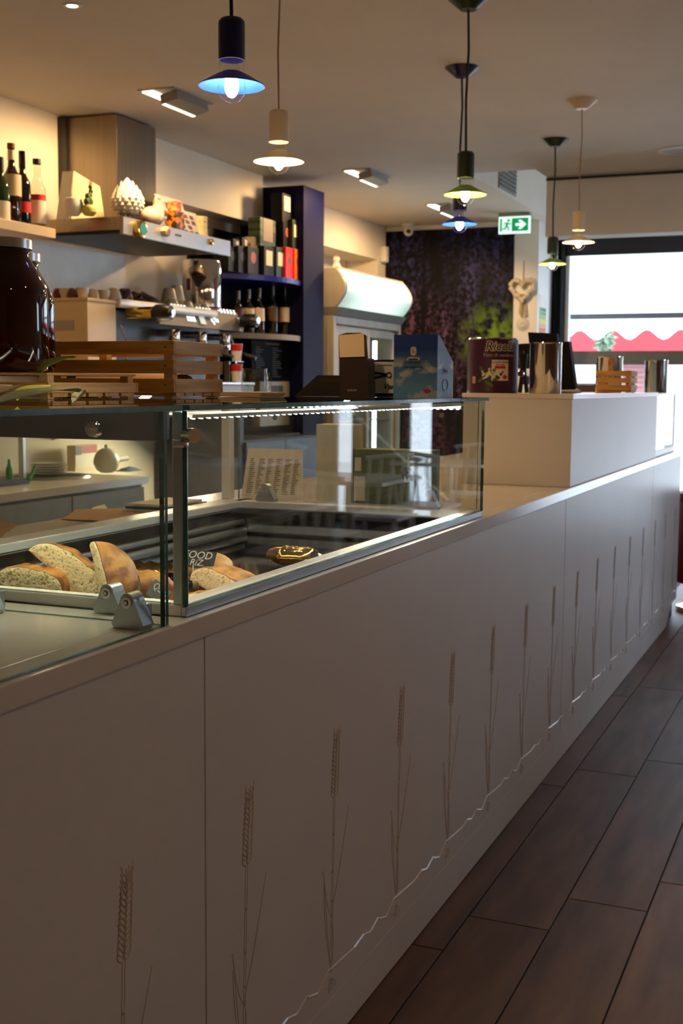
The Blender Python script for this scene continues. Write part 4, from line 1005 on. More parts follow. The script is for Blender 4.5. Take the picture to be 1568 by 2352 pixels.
q = hface(483, 556); solo('gold_magnet', MB().lathe([(0, .0005), (.016, .0005), (.018, .008), (.014, .016), (0, .018)], q, 14, axis='x'), m_brass, 'small gold round magnet at the right end of the hood front', 'magnet', tuple(q))
q = hface(409, 541); lm = MB()
for i in range(5): lm.box(xf+.0001, xf+.001, q.y-.03+.013*i, q.y-.03+.013*i+.009, q.z-.003, q.z+.006-.0015*(i % 2))
part('maker_mark', lm, m_dark, hd)
# ornaments on the hood
zh = 2.1255
def on_hood(u, x): q = onx(u, 490, x); return q.y
def fold_card(name, label, u0, u1, u2, v, x, mat, hh):
    y0, y1, y2 = on_hood(u0, x), on_hood(u1, x), on_hood(u2, x)
    return y0, y1, y2
y0 = on_hood(108, -2.70)
tc_ = thing('tent_card', 'folded cream tent card standing on the left end of the hood', 'card', (-2.72, 5.19, zh))
part('panel', MB().prism([(-2.80, 5.14, zh), (-2.72, 5.14, zh), (-2.735, 5.20, zh+.245), (-2.80, 5.20, zh+.245)], (0, .003, 0)), m_cardw, tc_)
part('panel', MB().prism([(-2.719, 5.15, zh), (-2.66, 5.36, zh), (-2.69, 5.36, zh+.19), (-2.734, 5.20, zh+.245)], (.002, 0, 0)), m_cardc, tc_)
def prof_solo(name, label, cat, prof, c, mat, n=24, **kw): return solo(name, MB().lathe(prof, c, n), mat, label, cat, c)
q = onx(168, 490, -2.62); prof_solo('white_bowl', 'small round white jar left of the cactus pot', 'jar', [(0, 0), (.028, 0), (.045, .02), (.05, .05), (.042, .078), (.03, .083), (0, .083)], (q.x, q.y, zh), m_white)
q = onx(205, 490, -2.55)
cp = thing('cactus_pot', 'green knobbly cactus in a pale green round pot', 'potted cactus', (q.x, q.y, zh))
part('pot', MB().lathe([(0, 0), (.022, 0), (.037, .016), (.038, .032), (.030, .048), (.026, .050), (0, .046)], (q.x, q.y, zh), 22), M('pale_green_pot', (206, 206, 120), .3), cp)
cm = MB(); random.seed(9)
for i, (dy, dz, r_) in enumerate([(-.02, .065, .016), (-.004, .075, .018), (.010, .068, .015), (-.012, .092, .013), (.006, .098, .014), (.016, .118, .012), (.012, .138, .011)]): cm.ball((q.x, q.y+dy, zh+dz), (r_, r_, r_*1.15), 10, 7)
part('cactus', cm, M('cactus_green', (70, 96, 40), .6, var=.25, scale=60, bump=.6), cp)
fl_ = MB()
for dy, dz in ((.004, .160), (.014, .156), (.020, .162)): fl_.prism([(q.x, q.y+dy-.005, zh+dz-.014), (q.x, q.y+dy+.005, zh+dz-.014), (q.x, q.y+dy, zh+dz+.008)], (.003, 0, 0))
part('flower', fl_, M('dull_pink', (176, 90, 86), .6), cp)
# pine cone ornament on a glass foot
q = onx(293, 490, -2.50); pc = thing('ceramic_pinecone', 'big white ceramic pine cone on a glass foot', 'ornament', (q.x, q.y, zh))
part('foot', MB().lathe([(0, 0), (.028, 0), (.03, .004), (.014, .012), (.013, .026), (.026, .034), (0, .034)], (q.x, q.y, zh), 20), m_steelp, pc)
def cone_r(t):
    K = ((0, .040), (.12, .064), (.28, .077), (.42, .076), (.60, .062), (.78, .038), (.92, .015), (1, .002))
    for (a, p), (b, q_) in zip(K, K[1:]):
        if t <= b: return p+(q_-p)*(t-a)/(b-a)
    return .002
part('core', MB().lathe([(0, .0345)]+[(cone_r(t), .036+.182*t) for t in [i/14 for i in range(15)]], (q.x, q.y, zh), 28), m_white, pc)
sm = MB(); k = 0
for i in range(9):
    t = .04+.88*i/9; r0 = cone_r(t); n = max(5, int(17*r0/.085))
    for j in range(n):
        a = 2*math.pi*(j+.5*(i % 2))/n; ca, sa = math.cos(a), math.sin(a); w = .0135*(1-.35*t)
        c = Vector((q.x+r0*ca, q.y+r0*sa, zh+.036+.182*t)); tg_ = Vector((-sa, ca, 0)); up = Vector((ca*-.25, sa*-.25, 1)).normalized(); o = Vector((ca, sa, 0))
        sm.add([c-tg_*w-up*.006+o*.001, c+tg_*w-up*.006+o*.001, c+up*.017+o*.004, c+o*.010-up*.004], [(0, 1, 3), (1, 2, 3), (2, 0, 3)])
part('scale', sm, M('bone_glaze', (238, 228, 208), .35), pc, kind='stuff')
# pink-white ceramic pig jug
q = onx(352, 500, -2.47); pg = thing('ceramic_jug', 'plump pinkish white ceramic jug with a curled handle', 'jug', (q.x, q.y, zh))
part('body', MB().ball((q.x, q.y-.01, zh+.050), (.055, .075, .050), 22, 14).ball((q.x, q.y+.045, zh+.078), (.034, .036, .050), 18, 12).lathe([(.028, .10), (.030, .125), (.034, .135), (.028, .132)], (q.x, q.y+.05, zh), 20), M('blush_glaze', (236, 204, 182), .18, spec=.6), pg)
part('handle', MB().tube([(q.x, q.y+.05+.032*math.cos(t), zh+.128+.026*math.sin(t)) for t in [R(-40)+R(20)*i for i in range(11)]], .007, n=8), M('blush_glaze', 0), pg)
part('ear', MB().prism([(q.x, q.y+.014, zh+.11), (q.x, q.y+.034, zh+.11), (q.x, q.y+.016, zh+.15)], (.008, 0, 0)), M('blush_glaze', 0), pg)
q = onx(402, 500, -2.46); bx = thing('sweet_box', 'orange and black printed box behind the jug', 'box', (q.x, q.y, zh))
part('box', MB().box(q.x-.03, q.x+.03, q.y-.035, q.y+.045, zh, zh+.10, b=.001), M('orange_print', (214, 122, 30), .5, c2=(40, 26, 20), scale=30, lo=.46, hi=.54), bx)
part('lid', MB().box(q.x-.028, q.x+.028, q.y-.03, q.y+.02, zh+.1005, zh+.15, b=.001), M('orange_red_print', (196, 84, 30), .5, c2=(224, 170, 100), scale=30, lo=.46, hi=.54), bx)
def photo_card(label, u0, u1, x, h, tiltx, seed):
    ya, yb = on_hood(u0, x), on_hood(u1, x)
    t = thing('photo_card', label, 'card', (x, ya, zh)); P = lambda a, b: (x-tiltx*b, ya+(yb-ya)*(a-.35*b+.2), zh+.0005+h*b)
    part('card', MB().prism([P(0, 0), P(1, 0), P(1, 1), P(0, 1)], (-.003, 0, 0)), m_cardw, t)
    random.seed(seed)
    for i in range(3):
        for j in range(4):
            if random.random() < .8:
                sp2 = MB(); a, b = .14+.26*i+random.uniform(-.03, .03), .1+.22*j; w, hh = .09, .08
                sp2.prism([tuple(Vector(P(a+da, b+db))+Vector((.0006, 0, 0))) for da, db in ((-w, -hh), (w, -hh), (w, hh), (-w, hh))], (.0005, 0, 0))
                part('small_picture', sp2, M('photo_dark', (70, 40, 36), .5, c2=(150, 96, 80), scale=40), t)
photo_card('tall white card of small dark pictures, rear of the two on the hood', 372, 432, -2.56, .20, .02, 4)
photo_card('lower white card of small dark pictures beside the cream bag', 412, 462, -2.47, .125, .015, 6)
q = onx(462, 520, -2.48); cbg = thing('gathered_bag', 'cream fabric bag tied at the top, right end of the hood', 'bag', (q.x, q.y, zh))
def bagf(a, b):
    t = 2*math.pi*a; r = (.045*(1-.25*b) if b < .7 else .045*(.825-.9*(b-.7))+.015*(b-.7)/.3)*(1+.10*math.sin(7*t)*b)
    return (q.x+r*.8*math.cos(t), q.y+r*math.sin(t), zh+.0005+.115*b)
part('fabric', MB().grid(bagf, 36, 12), M('cream_fabric', (222, 200, 150), .8, var=.15, scale=30), cbg)
part('ribbon', MB().tube([(q.x+.028*math.cos(t), q.y+.032*math.sin(t), zh+.084) for t in [2*math.pi*i/16 for i in range(16)]], .004, closed=True), M('olive_ribbon', (120, 110, 56), .6), cbg)

# steel backsplash, pans, steel column under the hood
solo('steel_backsplash', MB().box(XL+.001, XL+.006, 4.9, 6.02, 1.5, 2.035), M('backsplash_steel', (170, 166, 160), .5, 1, var=.1, scale=3), 'brushed steel splashback on the wall under the hood', 'splashback', (XL, 5.5, 1.5))
q = onx(464, 690, -2.74)
ur = thing('water_boiler', 'tall shiny steel cylinder with red bands under the right end of the hood', 'boiler', (q.x, q.y, 1.74))
part('body', MB().lathe([(0, 0), (.115, 0), (.118, .006), (.118, .30), (.110, .312), (0, .312)], (q.x, q.y, 1.742), 36), m_steelp, ur)
part('red_band', MB().lathe([(.1188, .018), (.1188, .036)], (q.x, q.y, 1.742), 36), M('dark_red', (120, 16, 20), .4), ur)
AFu = toward((q.x, q.y))
for d_ in (-.75, .75): part('red_badge', MB().lathe([(.1188, .13), (.1188, .20)], (q.x, q.y, 1.742), 6, arc=(AFu+d_-.12, AFu+d_+.12)), M('dark_red', 0), ur)

# espresso machine
zm = 1.2
ecab = thing('machine_cabinet', 'dark base cabinet carrying the espresso machine', 'cabinet', (-2.68, 6.0, 0))
part('body', MB().box(XL+.02, -2.38, 6.30, 6.345, .0, zm-.03).box(XL+.02, -2.38, 6.346, 7.42, .0, .99), M('blue_black_cabinet', (18, 20, 25), .5), ecab)
part('top', MB().box(XL+.001, -2.30, 5.258, 6.345, zm-.0295, zm, b=.003), m_grey, ecab)
for i in range(2): part('door', MB().box(-2.3795, -2.362, 6.35+.535*i, 6.88+.535*i, .1, .98, b=.003), M('blue_black_door', (22, 26, 32), .45), ecab)
for y in (5.30, 5.9): part('bracket', MB().prism([(XL+.001, y, zm-.03), (-2.5, y, zm-.03), (XL+.001, y, zm-.18)], (0, .02, 0)), m_grey, ecab)
lb_ = part('under_light', MB().box(-2.46, -2.44, 5.32, 6.2, zm-.042, zm-.0298), M('under_light_tube', (255, 240, 215), .4, emit=5, ecol=(255, 236, 205)), ecab)
ll = D.lights.new('under_light', 'AREA'); ll.shape = 'RECTANGLE'; ll.size = .9; ll.size_y = .05; ll.energy = 32; ll.color = (1, .80, .50)
lo = D.objects.new('under_light', ll); COL.objects.link(lo); lo.parent = ecab; lo.location = Vector((-2.45, 5.76, zm-.045))-Vector((-2.68, 6.0, 0)); lo.rotation_euler = (0, R(25), R(90))
es = thing('espresso_machine', 'chrome and grey three group espresso machine with black knobs', 'espresso machine', (-2.7, 5.86, zm+.0005))
ex = -2.50; ya, yb = onx(268, 700, ex).y, onx(548, 740, ex).y
part('body', MB().box(-2.95, ex-.12, ya+.01, yb-.01, zm+.10, 1.70, b=.01), m_black, es)
part('drip_tray', MB().box(-2.93, ex+.06, ya+.02, yb-.02, zm+.035, zm+.10, b=.006), m_steel, es)
for y in (ya+.08, yb-.08):
    for x in (-2.88, -2.52): part('foot', MB().lathe([(0, .0005), (.026, .0005), (.02, .034), (0, .034)], (x, y, zm), 14), m_black, es)
zl0, zl1 = onx(268, 705, ex+.02).z, onx(268, 684, ex+.02).z; zpt, zpb = onx(540, 718, ex).z, onx(540, 760, ex+.026).z
tt = MB()
yt = onx(494, 705, ex).y; tt.box(-2.95, ex-.02, ya, yb, zl1-.03, zl1-.012, b=.004); tt.box(ex-.0195, ex+.022, ya, yt, zl0, zl1, b=.014)
part('cup_tray', tt, M('bright_enamel', (240, 238, 232), .15, spec=.6), es)
yl = onx(374, 740, ex).y
part('control_panel', MB().prism([(ex-.012, yl, zpt), (ex+.026, yl-.07, zpb), (ex+.026, yb, zpb), (ex-.012, yb, zpt)], (-.010, 0, -.004)), M('panel_grey', (104, 104, 105), .45, .2), es)
m_btn = M('lit_button', (255, 255, 250), .4, emit=1.6)
def on_panel(u, v):
    d = ray(u, v); n = Vector((.096, 0, .038)).normalized(); p0 = Vector((ex-.012, yl, zpt)); t = (p0-CAM).dot(n)/d.dot(n); return CAM+d*t
bt = MB(); pn = Vector((.096, 0, .038)).normalized(); pu = Vector((-.038, 0, .096)).normalized()
def pbtn(mb, u, v, w, h): 
    c = on_panel(u, v)+pn*.0012; mb.prism([c-Vector((0, w, 0))-pu*h, c+Vector((0, w, 0))-pu*h, c+Vector((0, w, 0))+pu*h, c-Vector((0, w, 0))+pu*h], pn*.002)
for u0, v0 in ((394, 703), (452, 710), (507, 714)):
    for i in range(5): pbtn(bt, u0+7.4*i, v0+.9*i, .0085, .012)
for i in range(4): pbtn(bt, 431+5*i, 732+.5*i, .006, .014)
for u, v in ((486, 736), (491, 731), (491, 742), (495, 736), (499, 737)): pbtn(bt, u, v, .006, .010)
part('button', bt, m_btn, es, 'small lit white buttons')
lc = MB(); pbtn(lc, 464, 735, .030, .026); part('display', lc, M('lit_display', (180, 200, 205), .4, emit=.5), es)
def steam_knob(u, v, L0, k):
    q = onx(u, v, ex)
    b = part('steam_valve', MB().lathe([(0, -.02), (.030, -.02), (.033, 0), (.033, L0), (.028, L0+.006), (0, L0+.006)], q, 22, axis='x'), m_brass if k else m_chrome, es)
    part('knob', MB().lathe([(0, L0+.0062), (.036, L0+.0062), (.043, L0+.02), (.042, L0+.085), (.036, L0+.10), (0, L0+.10)], q, 24, axis='x'), m_black, b)
    part('knob_cap', MB().lathe([(0, L0+.1002), (.026, L0+.1002), (.022, L0+.112), (0, L0+.114)], q, 20, axis='x'), m_chrome, b)
steam_knob(302, 720, .13, 1); steam_knob(548, 738, .02, 0)
for i, u in enumerate((400, 462, 516)):
    q = onx(u, 770, ex-.03); 
    g = part('group_head', MB().lathe([(0, 1.53), (.034, 1.53), (.036, 1.545), (.030, 1.56), (.030, 1.60), (.038, 1.612), (0, 1.615)], (q.x, q.y, 0), 22).box(q.x-.12, q.x, q.y-.03, q.y+.03, 1.575, 1.615, b=.004), m_chrome, es)
    part('portafilter', MB().lathe([(0, 1.492), (.02, 1.492), (.034, 1.505), (.035, 1.528), (0, 1.529)], (q.x, q.y, 0), 20), m_chrome, g)
    part('handle', MB().tube([(q.x+.03, q.y, 1.512), (q.x+.09, q.y, 1.505), (q.x+.17, q.y+.01, 1.478), (q.x+.20, q.y+.01, 1.47)], [.009, .013, .014, .012], n=10), m_black, g)
for u in (276, 528):
    q = onx(u, 770, ex-.01); part('steam_wand', MB().tube([(q.x, q.y, 1.61), (q.x+.02, q.y+.005, 1.55), (q.x+.03, q.y+.02, 1.42), (q.x+.02, q.y+.025, 1.36)], .006, n=8), m_chrome, es)
# cups upside down and upright on the machine top
m_cup = M('grey_white_china', (196, 190, 176), .3)
def cup(label, x, y, z, r, h, mat, flip=True, group='cups on the espresso machine'):
    t = thing('coffee_cup', label, 'cup', (x, y, z), group)
    pr = [(0, h), (r*.55, h), (r*.68, h*.92), (r*.95, h*.45), (r, 0), (r*.93, .002), (r*.6, h*.85), (0, h*.88)] if flip else [(0, 0), (r*.6, 0), (r*.75, h*.15), (r, h*.7), (r, h), (r*.93, h), (r*.7, h*.2), (0, h*.15)]
    part('bowl', MB().lathe(pr, (x, y, z), 18), mat, t)
    part('handle', MB().tube([(x+.0, y+r*.9+r*.45*math.sin(s), z+h*.5+h*.28*math.cos(s)) for s in [math.pi*i/8 for i in range(9)]], .0035, n=6), mat, t)
    return t
zt_ = zl1-.0115
cups = [(395, 690, .042, .055), (412, 688, .044, .055), (428, 692, .042, .055), (450, 692, .040, .05), (467, 694, .040, .05)]
for i, (u, v, r_, h_) in enumerate(cups):
    q = onx(u, v, -2.60-.03*(i % 2)); cup('grey cup upside down on the machine, %s of the front row' % ['leftmost', 'second from left', 'middle one', 'fourth from left', 'rightmost'][i], q.x, q.y, zt_, r_, h_, m_cup)
for i, u in enumerate((388, 406)):
    q = onx(u, 690, -2.72); cup(['upright cup stacked high behind the front row, left one', 'tallest grey cup behind the front row'][i], q.x, q.y, zt_, .05, .13+.02*i, m_cup)
dk = thing('cloth_pile', 'dark crumpled cloth and filter heap on the machine top', 'cloth', (-2.74, 5.66, zt_))
def heap(a, b):
    t = 2*math.pi*a; r = math.sin(math.pi/2*b)
    return (-2.76+.12*r*math.cos(t), onx(325, 690, -2.76).y+.17*r*math.sin(t), zt_+.001+.085*(math.cos(math.pi/2*b))*(.8+.6*noise.noise(Vector((math.cos(t)*1.5, math.sin(t)*1.5, b*2)))))
part('cloth', MB().grid(heap, 28, 10), M('dark_cloth', (58, 50, 44), .85, var=.2), dk)
q = onx(287, 680, -2.58); bcup = cup('dark blue patterned cup at the left end of the machine top', q.x, q.y, zt_, .042, .075, M('blue_print_china', (36, 38, 78), .3, c2=(160, 90, 80), scale=50, lo=.55, hi=.62), True)
q = onx(262, 680, -2.58); cup('white cup with a raised handle left of the blue patterned cup', q.x, q.y, zt_, .038, .07, m_cup, True)
# cream box left of the machine with a row of small cups
wsh = solo('low_wall_shelf', MB().box(XL+.001, -2.58, 4.3, 5.2, 1.36, 1.385, b=.002), m_cream, 'low cream wall shelf under the cream cabinet box', 'shelf', (-2.8, 4.8, 1.36))
by0 = 5.08
cx1 = -2.50; cyc = onx(200, 690, cx1).y
ib = thing('cream_cabinet_box', 'cream metal box with a grey label left of the espresso machine', 'cabinet', (-2.78, cyc, 1.386))
part('body', MB().box(XL+.002, cx1, cyc, onx(266, 690, cx1).y-.0, 1.386, 1.712, b=.003), m_cream, ib)
part('top_tray', MB().box(XL+.002, cx1+.004, cyc-.004, onx(266, 690, cx1).y, 1.7125, 1.728, b=.002), M('tray_beige', (206, 180, 134), .4), ib)
a = ony(128, 760, cyc-.0015); b = ony(169, 735, cyc-.0015)
part('grey_label', MB().box(a.x, b.x, cyc-.0022, cyc-.0005, a.z, b.z), M('label_grey', (176, 168, 160), .5), ib)
for i, u in enumerate((134, 150, 168, 190, 214, 238)):
    q = ony(u, 675, cyc+.06) if u < 200 else onx(u, 675, cx1-.06)
    cup(['red patterned small cup nearest the big jars', 'cream small cup second from the jars', 'dark red patterned small cup third from the jars', 'plain cream cup fourth from the jars', 'plain cream cup fifth from the jars', 'plain cream cup last of the row before the blue cup'][i], q.x, q.y, 1.7285, .030, .05, [M('red_print_china', (150, 60, 44), .3, c2=(60, 30, 30), scale=60), m_cup, M('wine_print_china', (110, 40, 50), .3, c2=(40, 36, 60), scale=60), m_cup, m_cup, m_cup][i], i % 2 == 0, 'small cups on the cream box')
# grinder / portafilter clutter right of the machine, white drawer unit
for i, (v, lb) in enumerate(((800, 'upper red and white paper cup stack at the right end of the machine'), (862, 'lower red and white paper cup stack at the right end of the machine'))):
    q = onx(543, v, -2.42); z0 = [1.452, 1.335][i]
    t = thing('paper_cup_stack', lb, 'cup', (q.x, q.y, z0), 'red and white cup stacks')
    part('cup', MB().lathe([(0, 0), (.026, 0), (.036, .10), (.033, .10), (0, .02)], (q.x, q.y, z0), 18), m_white, t)
    part('red_sleeve', MB().lathe([(.0335, .06), (.0372, .098)], (q.x, q.y, z0), 18), m_red, t)
q = onx(548, 893, -2.36)
dr = thing('knock_box', 'grey white drawer box at the right of the machine base', 'drawer box', (q.x, q.y, zm))
part('body', MB().box(-2.43, -2.322, onx(505, 890, -2.32).y, onx(584, 890, -2.32).y, zm+.0005, 1.315, b=.004), m_grey, dr)
part('lid', MB().box(-2.432, -2.318, onx(504, 890, -2.32).y, onx(585, 890, -2.32).y, 1.3155, 1.332, b=.004), m_steel, dr)
solo('cup_rail', MB().box(-2.44, -2.40, onx(543, 862, -2.42).y-.05, onx(543, 862, -2.42).y+.05, 1.3325, 1.3345).box(-2.44, -2.40, onx(543, 862, -2.42).y-.05, onx(543, 862, -2.42).y+.05, 1.448, 1.4515).box(-2.475, -2.44, onx(543, 862, -2.42).y-.05, onx(543, 862, -2.42).y-.04, 1.3325, 1.4515), m_steel, 'small steel rack holding the red and white cups', 'rack', (-2.42, onx(543, 862, -2.42).y, 1.3325))

# ---------------------------------------------------------------- back counter seen through the near case
bc = thing('back_counter', 'white back counter with grey doors behind the bar', 'counter', (-2.66, 4.2, 0))
part('body', MB().box(XL+.001, -2.385, 2.0, 5.25, .08, .819), M('greige_cabinet', (150, 148, 136), .5), bc)
part('plinth', MB().box(XL+.001, -2.45, 2.0, 5.25, 0, .0795), m_dark, bc)
part('worktop', MB().box(XL+.001, -2.35, 2.0, 5.254, .8195, .857, b=.002), m_worktop, bc)
for y0_, y1_ in ((2.02, 2.9), (2.91, 3.8), (3.81, 4.62), (4.63, 5.24)):
    d_ = part('door', MB().box(-2.3845, -2.366, y0_, y1_, .10, .805, b=.002), M('greige_door', (158, 156, 144), .45), bc)
    part('handle', MB().box(-2.3655, -2.345, y0_+.05, y0_+.08, .66, .72, b=.003), m_dark, d_)
zc = .8575
q = onz(110, 1095, zc+.002)
sk = thing('sink_bowl', 'round dark steel sink rim on the back counter', 'sink', (q.x, q.y, zc))
part('rim', MB().lathe([(.0, .001), (.175, .001), (.19, .010), (.205, .010), (.21, .0005), (0, .0003)], (q.x, q.y, zc), 36), m_steel, sk)
part('dark_bowl', MB().lathe([(0, .0015), (.17, .0016), (.172, .004), (0, .004)], (q.x, q.y, zc), 30), m_dark, sk)
fx, fy = q.x-.05, q.y-.05
qf = onx(52, 1095, -2.78)
fa = thing('faucet', 'tall square steel faucet at the sink', 'faucet', (qf.x, qf.y, zc))
part('column', MB().box(qf.x-.014, qf.x+.014, qf.y-.014, qf.y+.014, zc+.0005, zc+.30, b=.004), m_steel, fa)
part('spout', MB().tube([(qf.x, qf.y+.02, zc+.25), (qf.x+.02, qf.y+.12, zc+.29), (qf.x+.03, qf.y+.20, zc+.28)], .012, n=8), m_steel, fa)
part('lever', MB().box(qf.x-.012, qf.x+.012, qf.y-.012, qf.y+.012, zc+.3005, zc+.34, b=.003), m_steel, fa)
qp = onx(112, 1090, -2.80)
for i in range(5):
    z = zc+.0005+.013*i
    solo('plate', MB().lathe([(0, .001), (.05, .001), (.09, .009), (.095, .0115), (.052, .0045), (0, .004)], (qp.x, qp.y, z), 26), m_white, ['white plate at the bottom of the stack by the faucet', 'white plate second from the bottom of the stack', 'white plate in the middle of the stack by the faucet', 'white plate second from the top of the stack', 'white plate on top of the stack by the faucet'][i], 'plate', (qp.x, qp.y, z), 'plates stacked by the sink')
qj = onx(245, 1098, -2.66)
tj = thing('round_jug', 'white round lidded pot with a side handle on the back counter', 'pot', (qj.x, qj.y, zc))
part('body', MB().lathe([(0, .0005), (.03, .0005), (.05, .012), (.066, .045), (.067, .066), (.058, .095), (.040, .116), (.022, .126), (0, .128)], (qj.x, qj.y, zc), 32), M('celadon_white', (214, 216, 196), .18, spec=.6), tj)
part('knob', MB().ball((qj.x, qj.y, zc+.137), .011, 12, 8), m_white, tj)
part('handle', MB().cyl((qj.x+.01, qj.y+.058, zc+.06), (qj.x+.03, qj.y+.15, zc+.068), .011, .012), m_white, tj)
a, b = onx(176, 1076, -2.82), onx(226, 1020, -2.82)
tb = thing('coffee_tin', 'red and blue printed packet behind the round white pot', 'packet', (-2.84, a.y, zc))
part('packet', MB().box(-2.88, -2.83, a.y, b.y, zc+.0005, b.z, b=.002), m_label, tb)
part('red_print', MB().box(-2.8298, -2.8285, a.y+.002, b.y-.002, b.z-.045, b.z-.002), M('packet_red', (150, 34, 40), .5), tb)
part('blue_print', MB().box(-2.8283, -2.827, a.y+.002, a.y+.055, b.z-.05, b.z-.008), M('packet_blue', (40, 44, 90), .5), tb)
part('white_print', MB().box(-2.8298, -2.8285, a.y+.002, b.y-.002, b.z-.12, b.z-.0455), m_cardw, tb)
qd = onx(295, 1092, -2.62); dc = solo('blue_cloth', MB().grid(lambda u, v: (qd.x-.05+.10*u, qd.y-.07+.16*v, zc+.002+.022*math.sin(math.pi*u)*math.sin(math.pi*v)*(1+.4*noise.noise(Vector((u*5, v*6, 1))))), 10, 12), M('dusk_blue_cloth', (40, 62, 90), .85), 'small dark blue cloth right of the round white pot', 'cloth', (qd.x, qd.y, zc))
a = onz(-30, 1122, zc); b = onz(76, 1110, zc)
solo('blue_board', MB().box(-.12, .12, -.16, .16, 0, .014, b=.002, T=Matrix.Translation((b.x-.13, b.y-.17, zc+.0005))), M('blue_board', (48, 52, 116), .5), 'blue chopping board at the left on the back counter', 'chopping board', (b.x-.13, b.y-.17, zc))
for i, (u, v) in enumerate(((22, 1095), (74, 1094))):
    g = onz(u, 1103, zc); t = thing('dish_soap', ['green dish soap bottle at the far left by the faucet', 'green dish brush leaning right of the faucet'][i], ['bottle', 'brush'][i], (g.x, g.y, zc))
    part('body', MB().lathe([(0, .0005), (.016, .0005), (.017, .05), (.008, .075), (.006, .10), (0, .10)], (g.x, g.y, zc), 14) if i == 0 else MB().tube([(g.x, g.y-.03, zc+.005), (g.x, g.y, zc+.03), (g.x, g.y+.03, zc+.075)], [.012, .008, .006], n=8), M('soap_green', (60, 150, 70), .3), t)

# ================================================================ BLUE SHELVING
bs = thing('blue_shelving', 'navy blue corner shelving with a tall side column and curved shelves', 'shelving', (-2.7, 7.0, 0))
cy0, cy1, cxf = 7.44, 7.775, -2.5
part('side_column', MB().box(XL+.001, cxf, cy0, cy1, 0, 2.625, b=.002), m_navy, bs)
part('back_panel', MB().box(XL+.001, XL+.012, 6.72, cy0-.001, 1.0, 2.32), m_navyd, bs)
struct('trim_5', MB().box(XL+.0005, -2.80, 5.98, cy0-.0015, onx(600, 517, -2.80).z, HC), m_wall)
def curved_shelf(z, th, xm, mat, label=None):
    pts = [(XL+.013, 6.72, z), (XL+.013, cy0-.001, z)]+[(-2.52+.05*math.sin(math.pi*t)-.22*(t**2.2), cy0-.001-(cy0-6.72)*t, z) for t in [i/14 for i in range(15)]]
    return part('shelf', MB().prism(pts, (0, 0, -th)), mat, bs, label)
curved_shelf(2.003, .032, 0, m_blue_sh); 
zl = 1.640
curved_shelf(zl, .034, 0, M('greige_shelf', (150, 136, 116), .5), 'greige lower shelf'); curved_shelf(1.0, .04, 0, m_navyd)
part('menu_board', MB().box(-2.62, -2.61, 6.9, cy0-.003, 1.345, 1.60), M('menu_black', (10, 10, 10), .8, spec=.1), bs, 'black menu board with faint white lines')
random.seed(21); mt = MB()
for c0 in (6.96, 7.2):
    for i in range(14): mt.box(-2.6098, -2.6095, c0, c0+random.uniform(.05, .14), 1.37+i*.014, 1.3735+i*.014)
mt.box(-2.6098, -2.6095, 7.10, 7.30, 1.578, 1.584)
part('menu_line', mt, M('chalk_dim', (96, 94, 88), .8), bs, kind='stuff')
part('wall_box', MB().box(-2.66, -2.60, 7.0, cy0-.002, 1.05, 1.340, b=.002), M('beige_appliance', (150, 136, 114), .5), bs)
for i in range(3):
    for j in range(2): part('dark_window', MB().box(-2.5998, -2.597, 7.16+.06*i, 7.213+.06*i, 1.20+.06*j, 1.252+.06*j), m_dark, bs)
zbx = 2.0032; m_bk = M('black_box_card', (12, 11, 11), .5, spec=.25)
def gift_box(label, u0, u1, vt, x, mat, seal=None, ink=None, z0=None, dep=.085, v_seal=.62):
    ya_, yb_ = onx(u0, 600, x).y, onx(u1, 600, x).y; zb_ = zbx if z0 is None else z0; ztp = onx((u0+u1)/2, vt, x).z
    t = thing('gift_box', label, 'box', (x-dep/2, (ya_+yb_)/2, zb_), 'liquor boxes on the blue shelf')
    part('box', MB().box(x-dep, x, ya_+.003, yb_-.003, zb_+.0004, ztp, b=.001), mat, t)
    h = ztp-zb_
    if seal:
        w = (yb_-ya_)*.30; yc = (ya_+yb_)/2; zc_ = zb_+h*v_seal
        if seal == 'sq': part('square_label', MB().box(x+.0003, x+.0012, yc-w, yc+w, zc_-w*1.05, zc_+w*1.05), ink, t)
        else: part('round_seal', MB().lathe([(0, .0003), (w*.8, .0003), (w*.8, .0012), (0, .0012)], (x, yc, zc_), 16, axis='x'), ink, t)
    return ztp
xb = -2.60
m_seal = M('rust_seal', (178, 70, 52), .5); m_gold_p = M('gold_print', (170, 140, 80), .5); m_slate = M('slate_seal', (60, 66, 66), .5)
t1 = gift_box('black liquor box nearest the boiler, lower row', 524, 546, 566, xb-.04, m_bk, 'o', m_slate)
t2 = gift_box('black liquor box with grey seal, second in the lower row', 547, 568, 566, xb-.02, m_bk, 'o', m_slate)
t3 = gift_box('black liquor box with a rust red seal in the lower row', 569, 594, 568, xb, m_bk, 'o', m_seal)
t4 = gift_box('black box with cream square label, lower row', 606, 630, 567, xb+.02, m_bk, 'sq', m_label)
t5 = gift_box('green box with cream square label beside the red box', 634, 655, 569, xb+.03, M('bottle_green_card', (30, 46, 28), .5), 'sq', m_label)
t6 = gift_box('bright red liquor box on the blue shelf', 656, 675, 569, xb+.05, M('bright_red_card', (226, 32, 36), .45), 'o', M('plum_seal', (130, 70, 60), .5))
t7 = gift_box('orange liquor box beside the column on the blue shelf', 676, 690, 573, xb+.06, M('orange_card', (236, 100, 20), .45), 'o', M('violet_seal', (130, 90, 110), .5))
gift_box('dark green striped box standing on the row, left of the tall box', 597, 633, 503, xb-.0, M('stripe_green', (24, 34, 24), .5, c2=(74, 90, 50), scale=14, stretch=(.2, .2, 2), lo=.45, hi=.55), 'sq', M('tan_label', (150, 134, 110), .5), z0=max(t3, t4), v_seal=.6)
t8 = gift_box('tall black box with rust seal stacked on the red box', 650, 670, 512, xb+.02, m_bk, 'o', m_seal, z0=max(t5, t6))
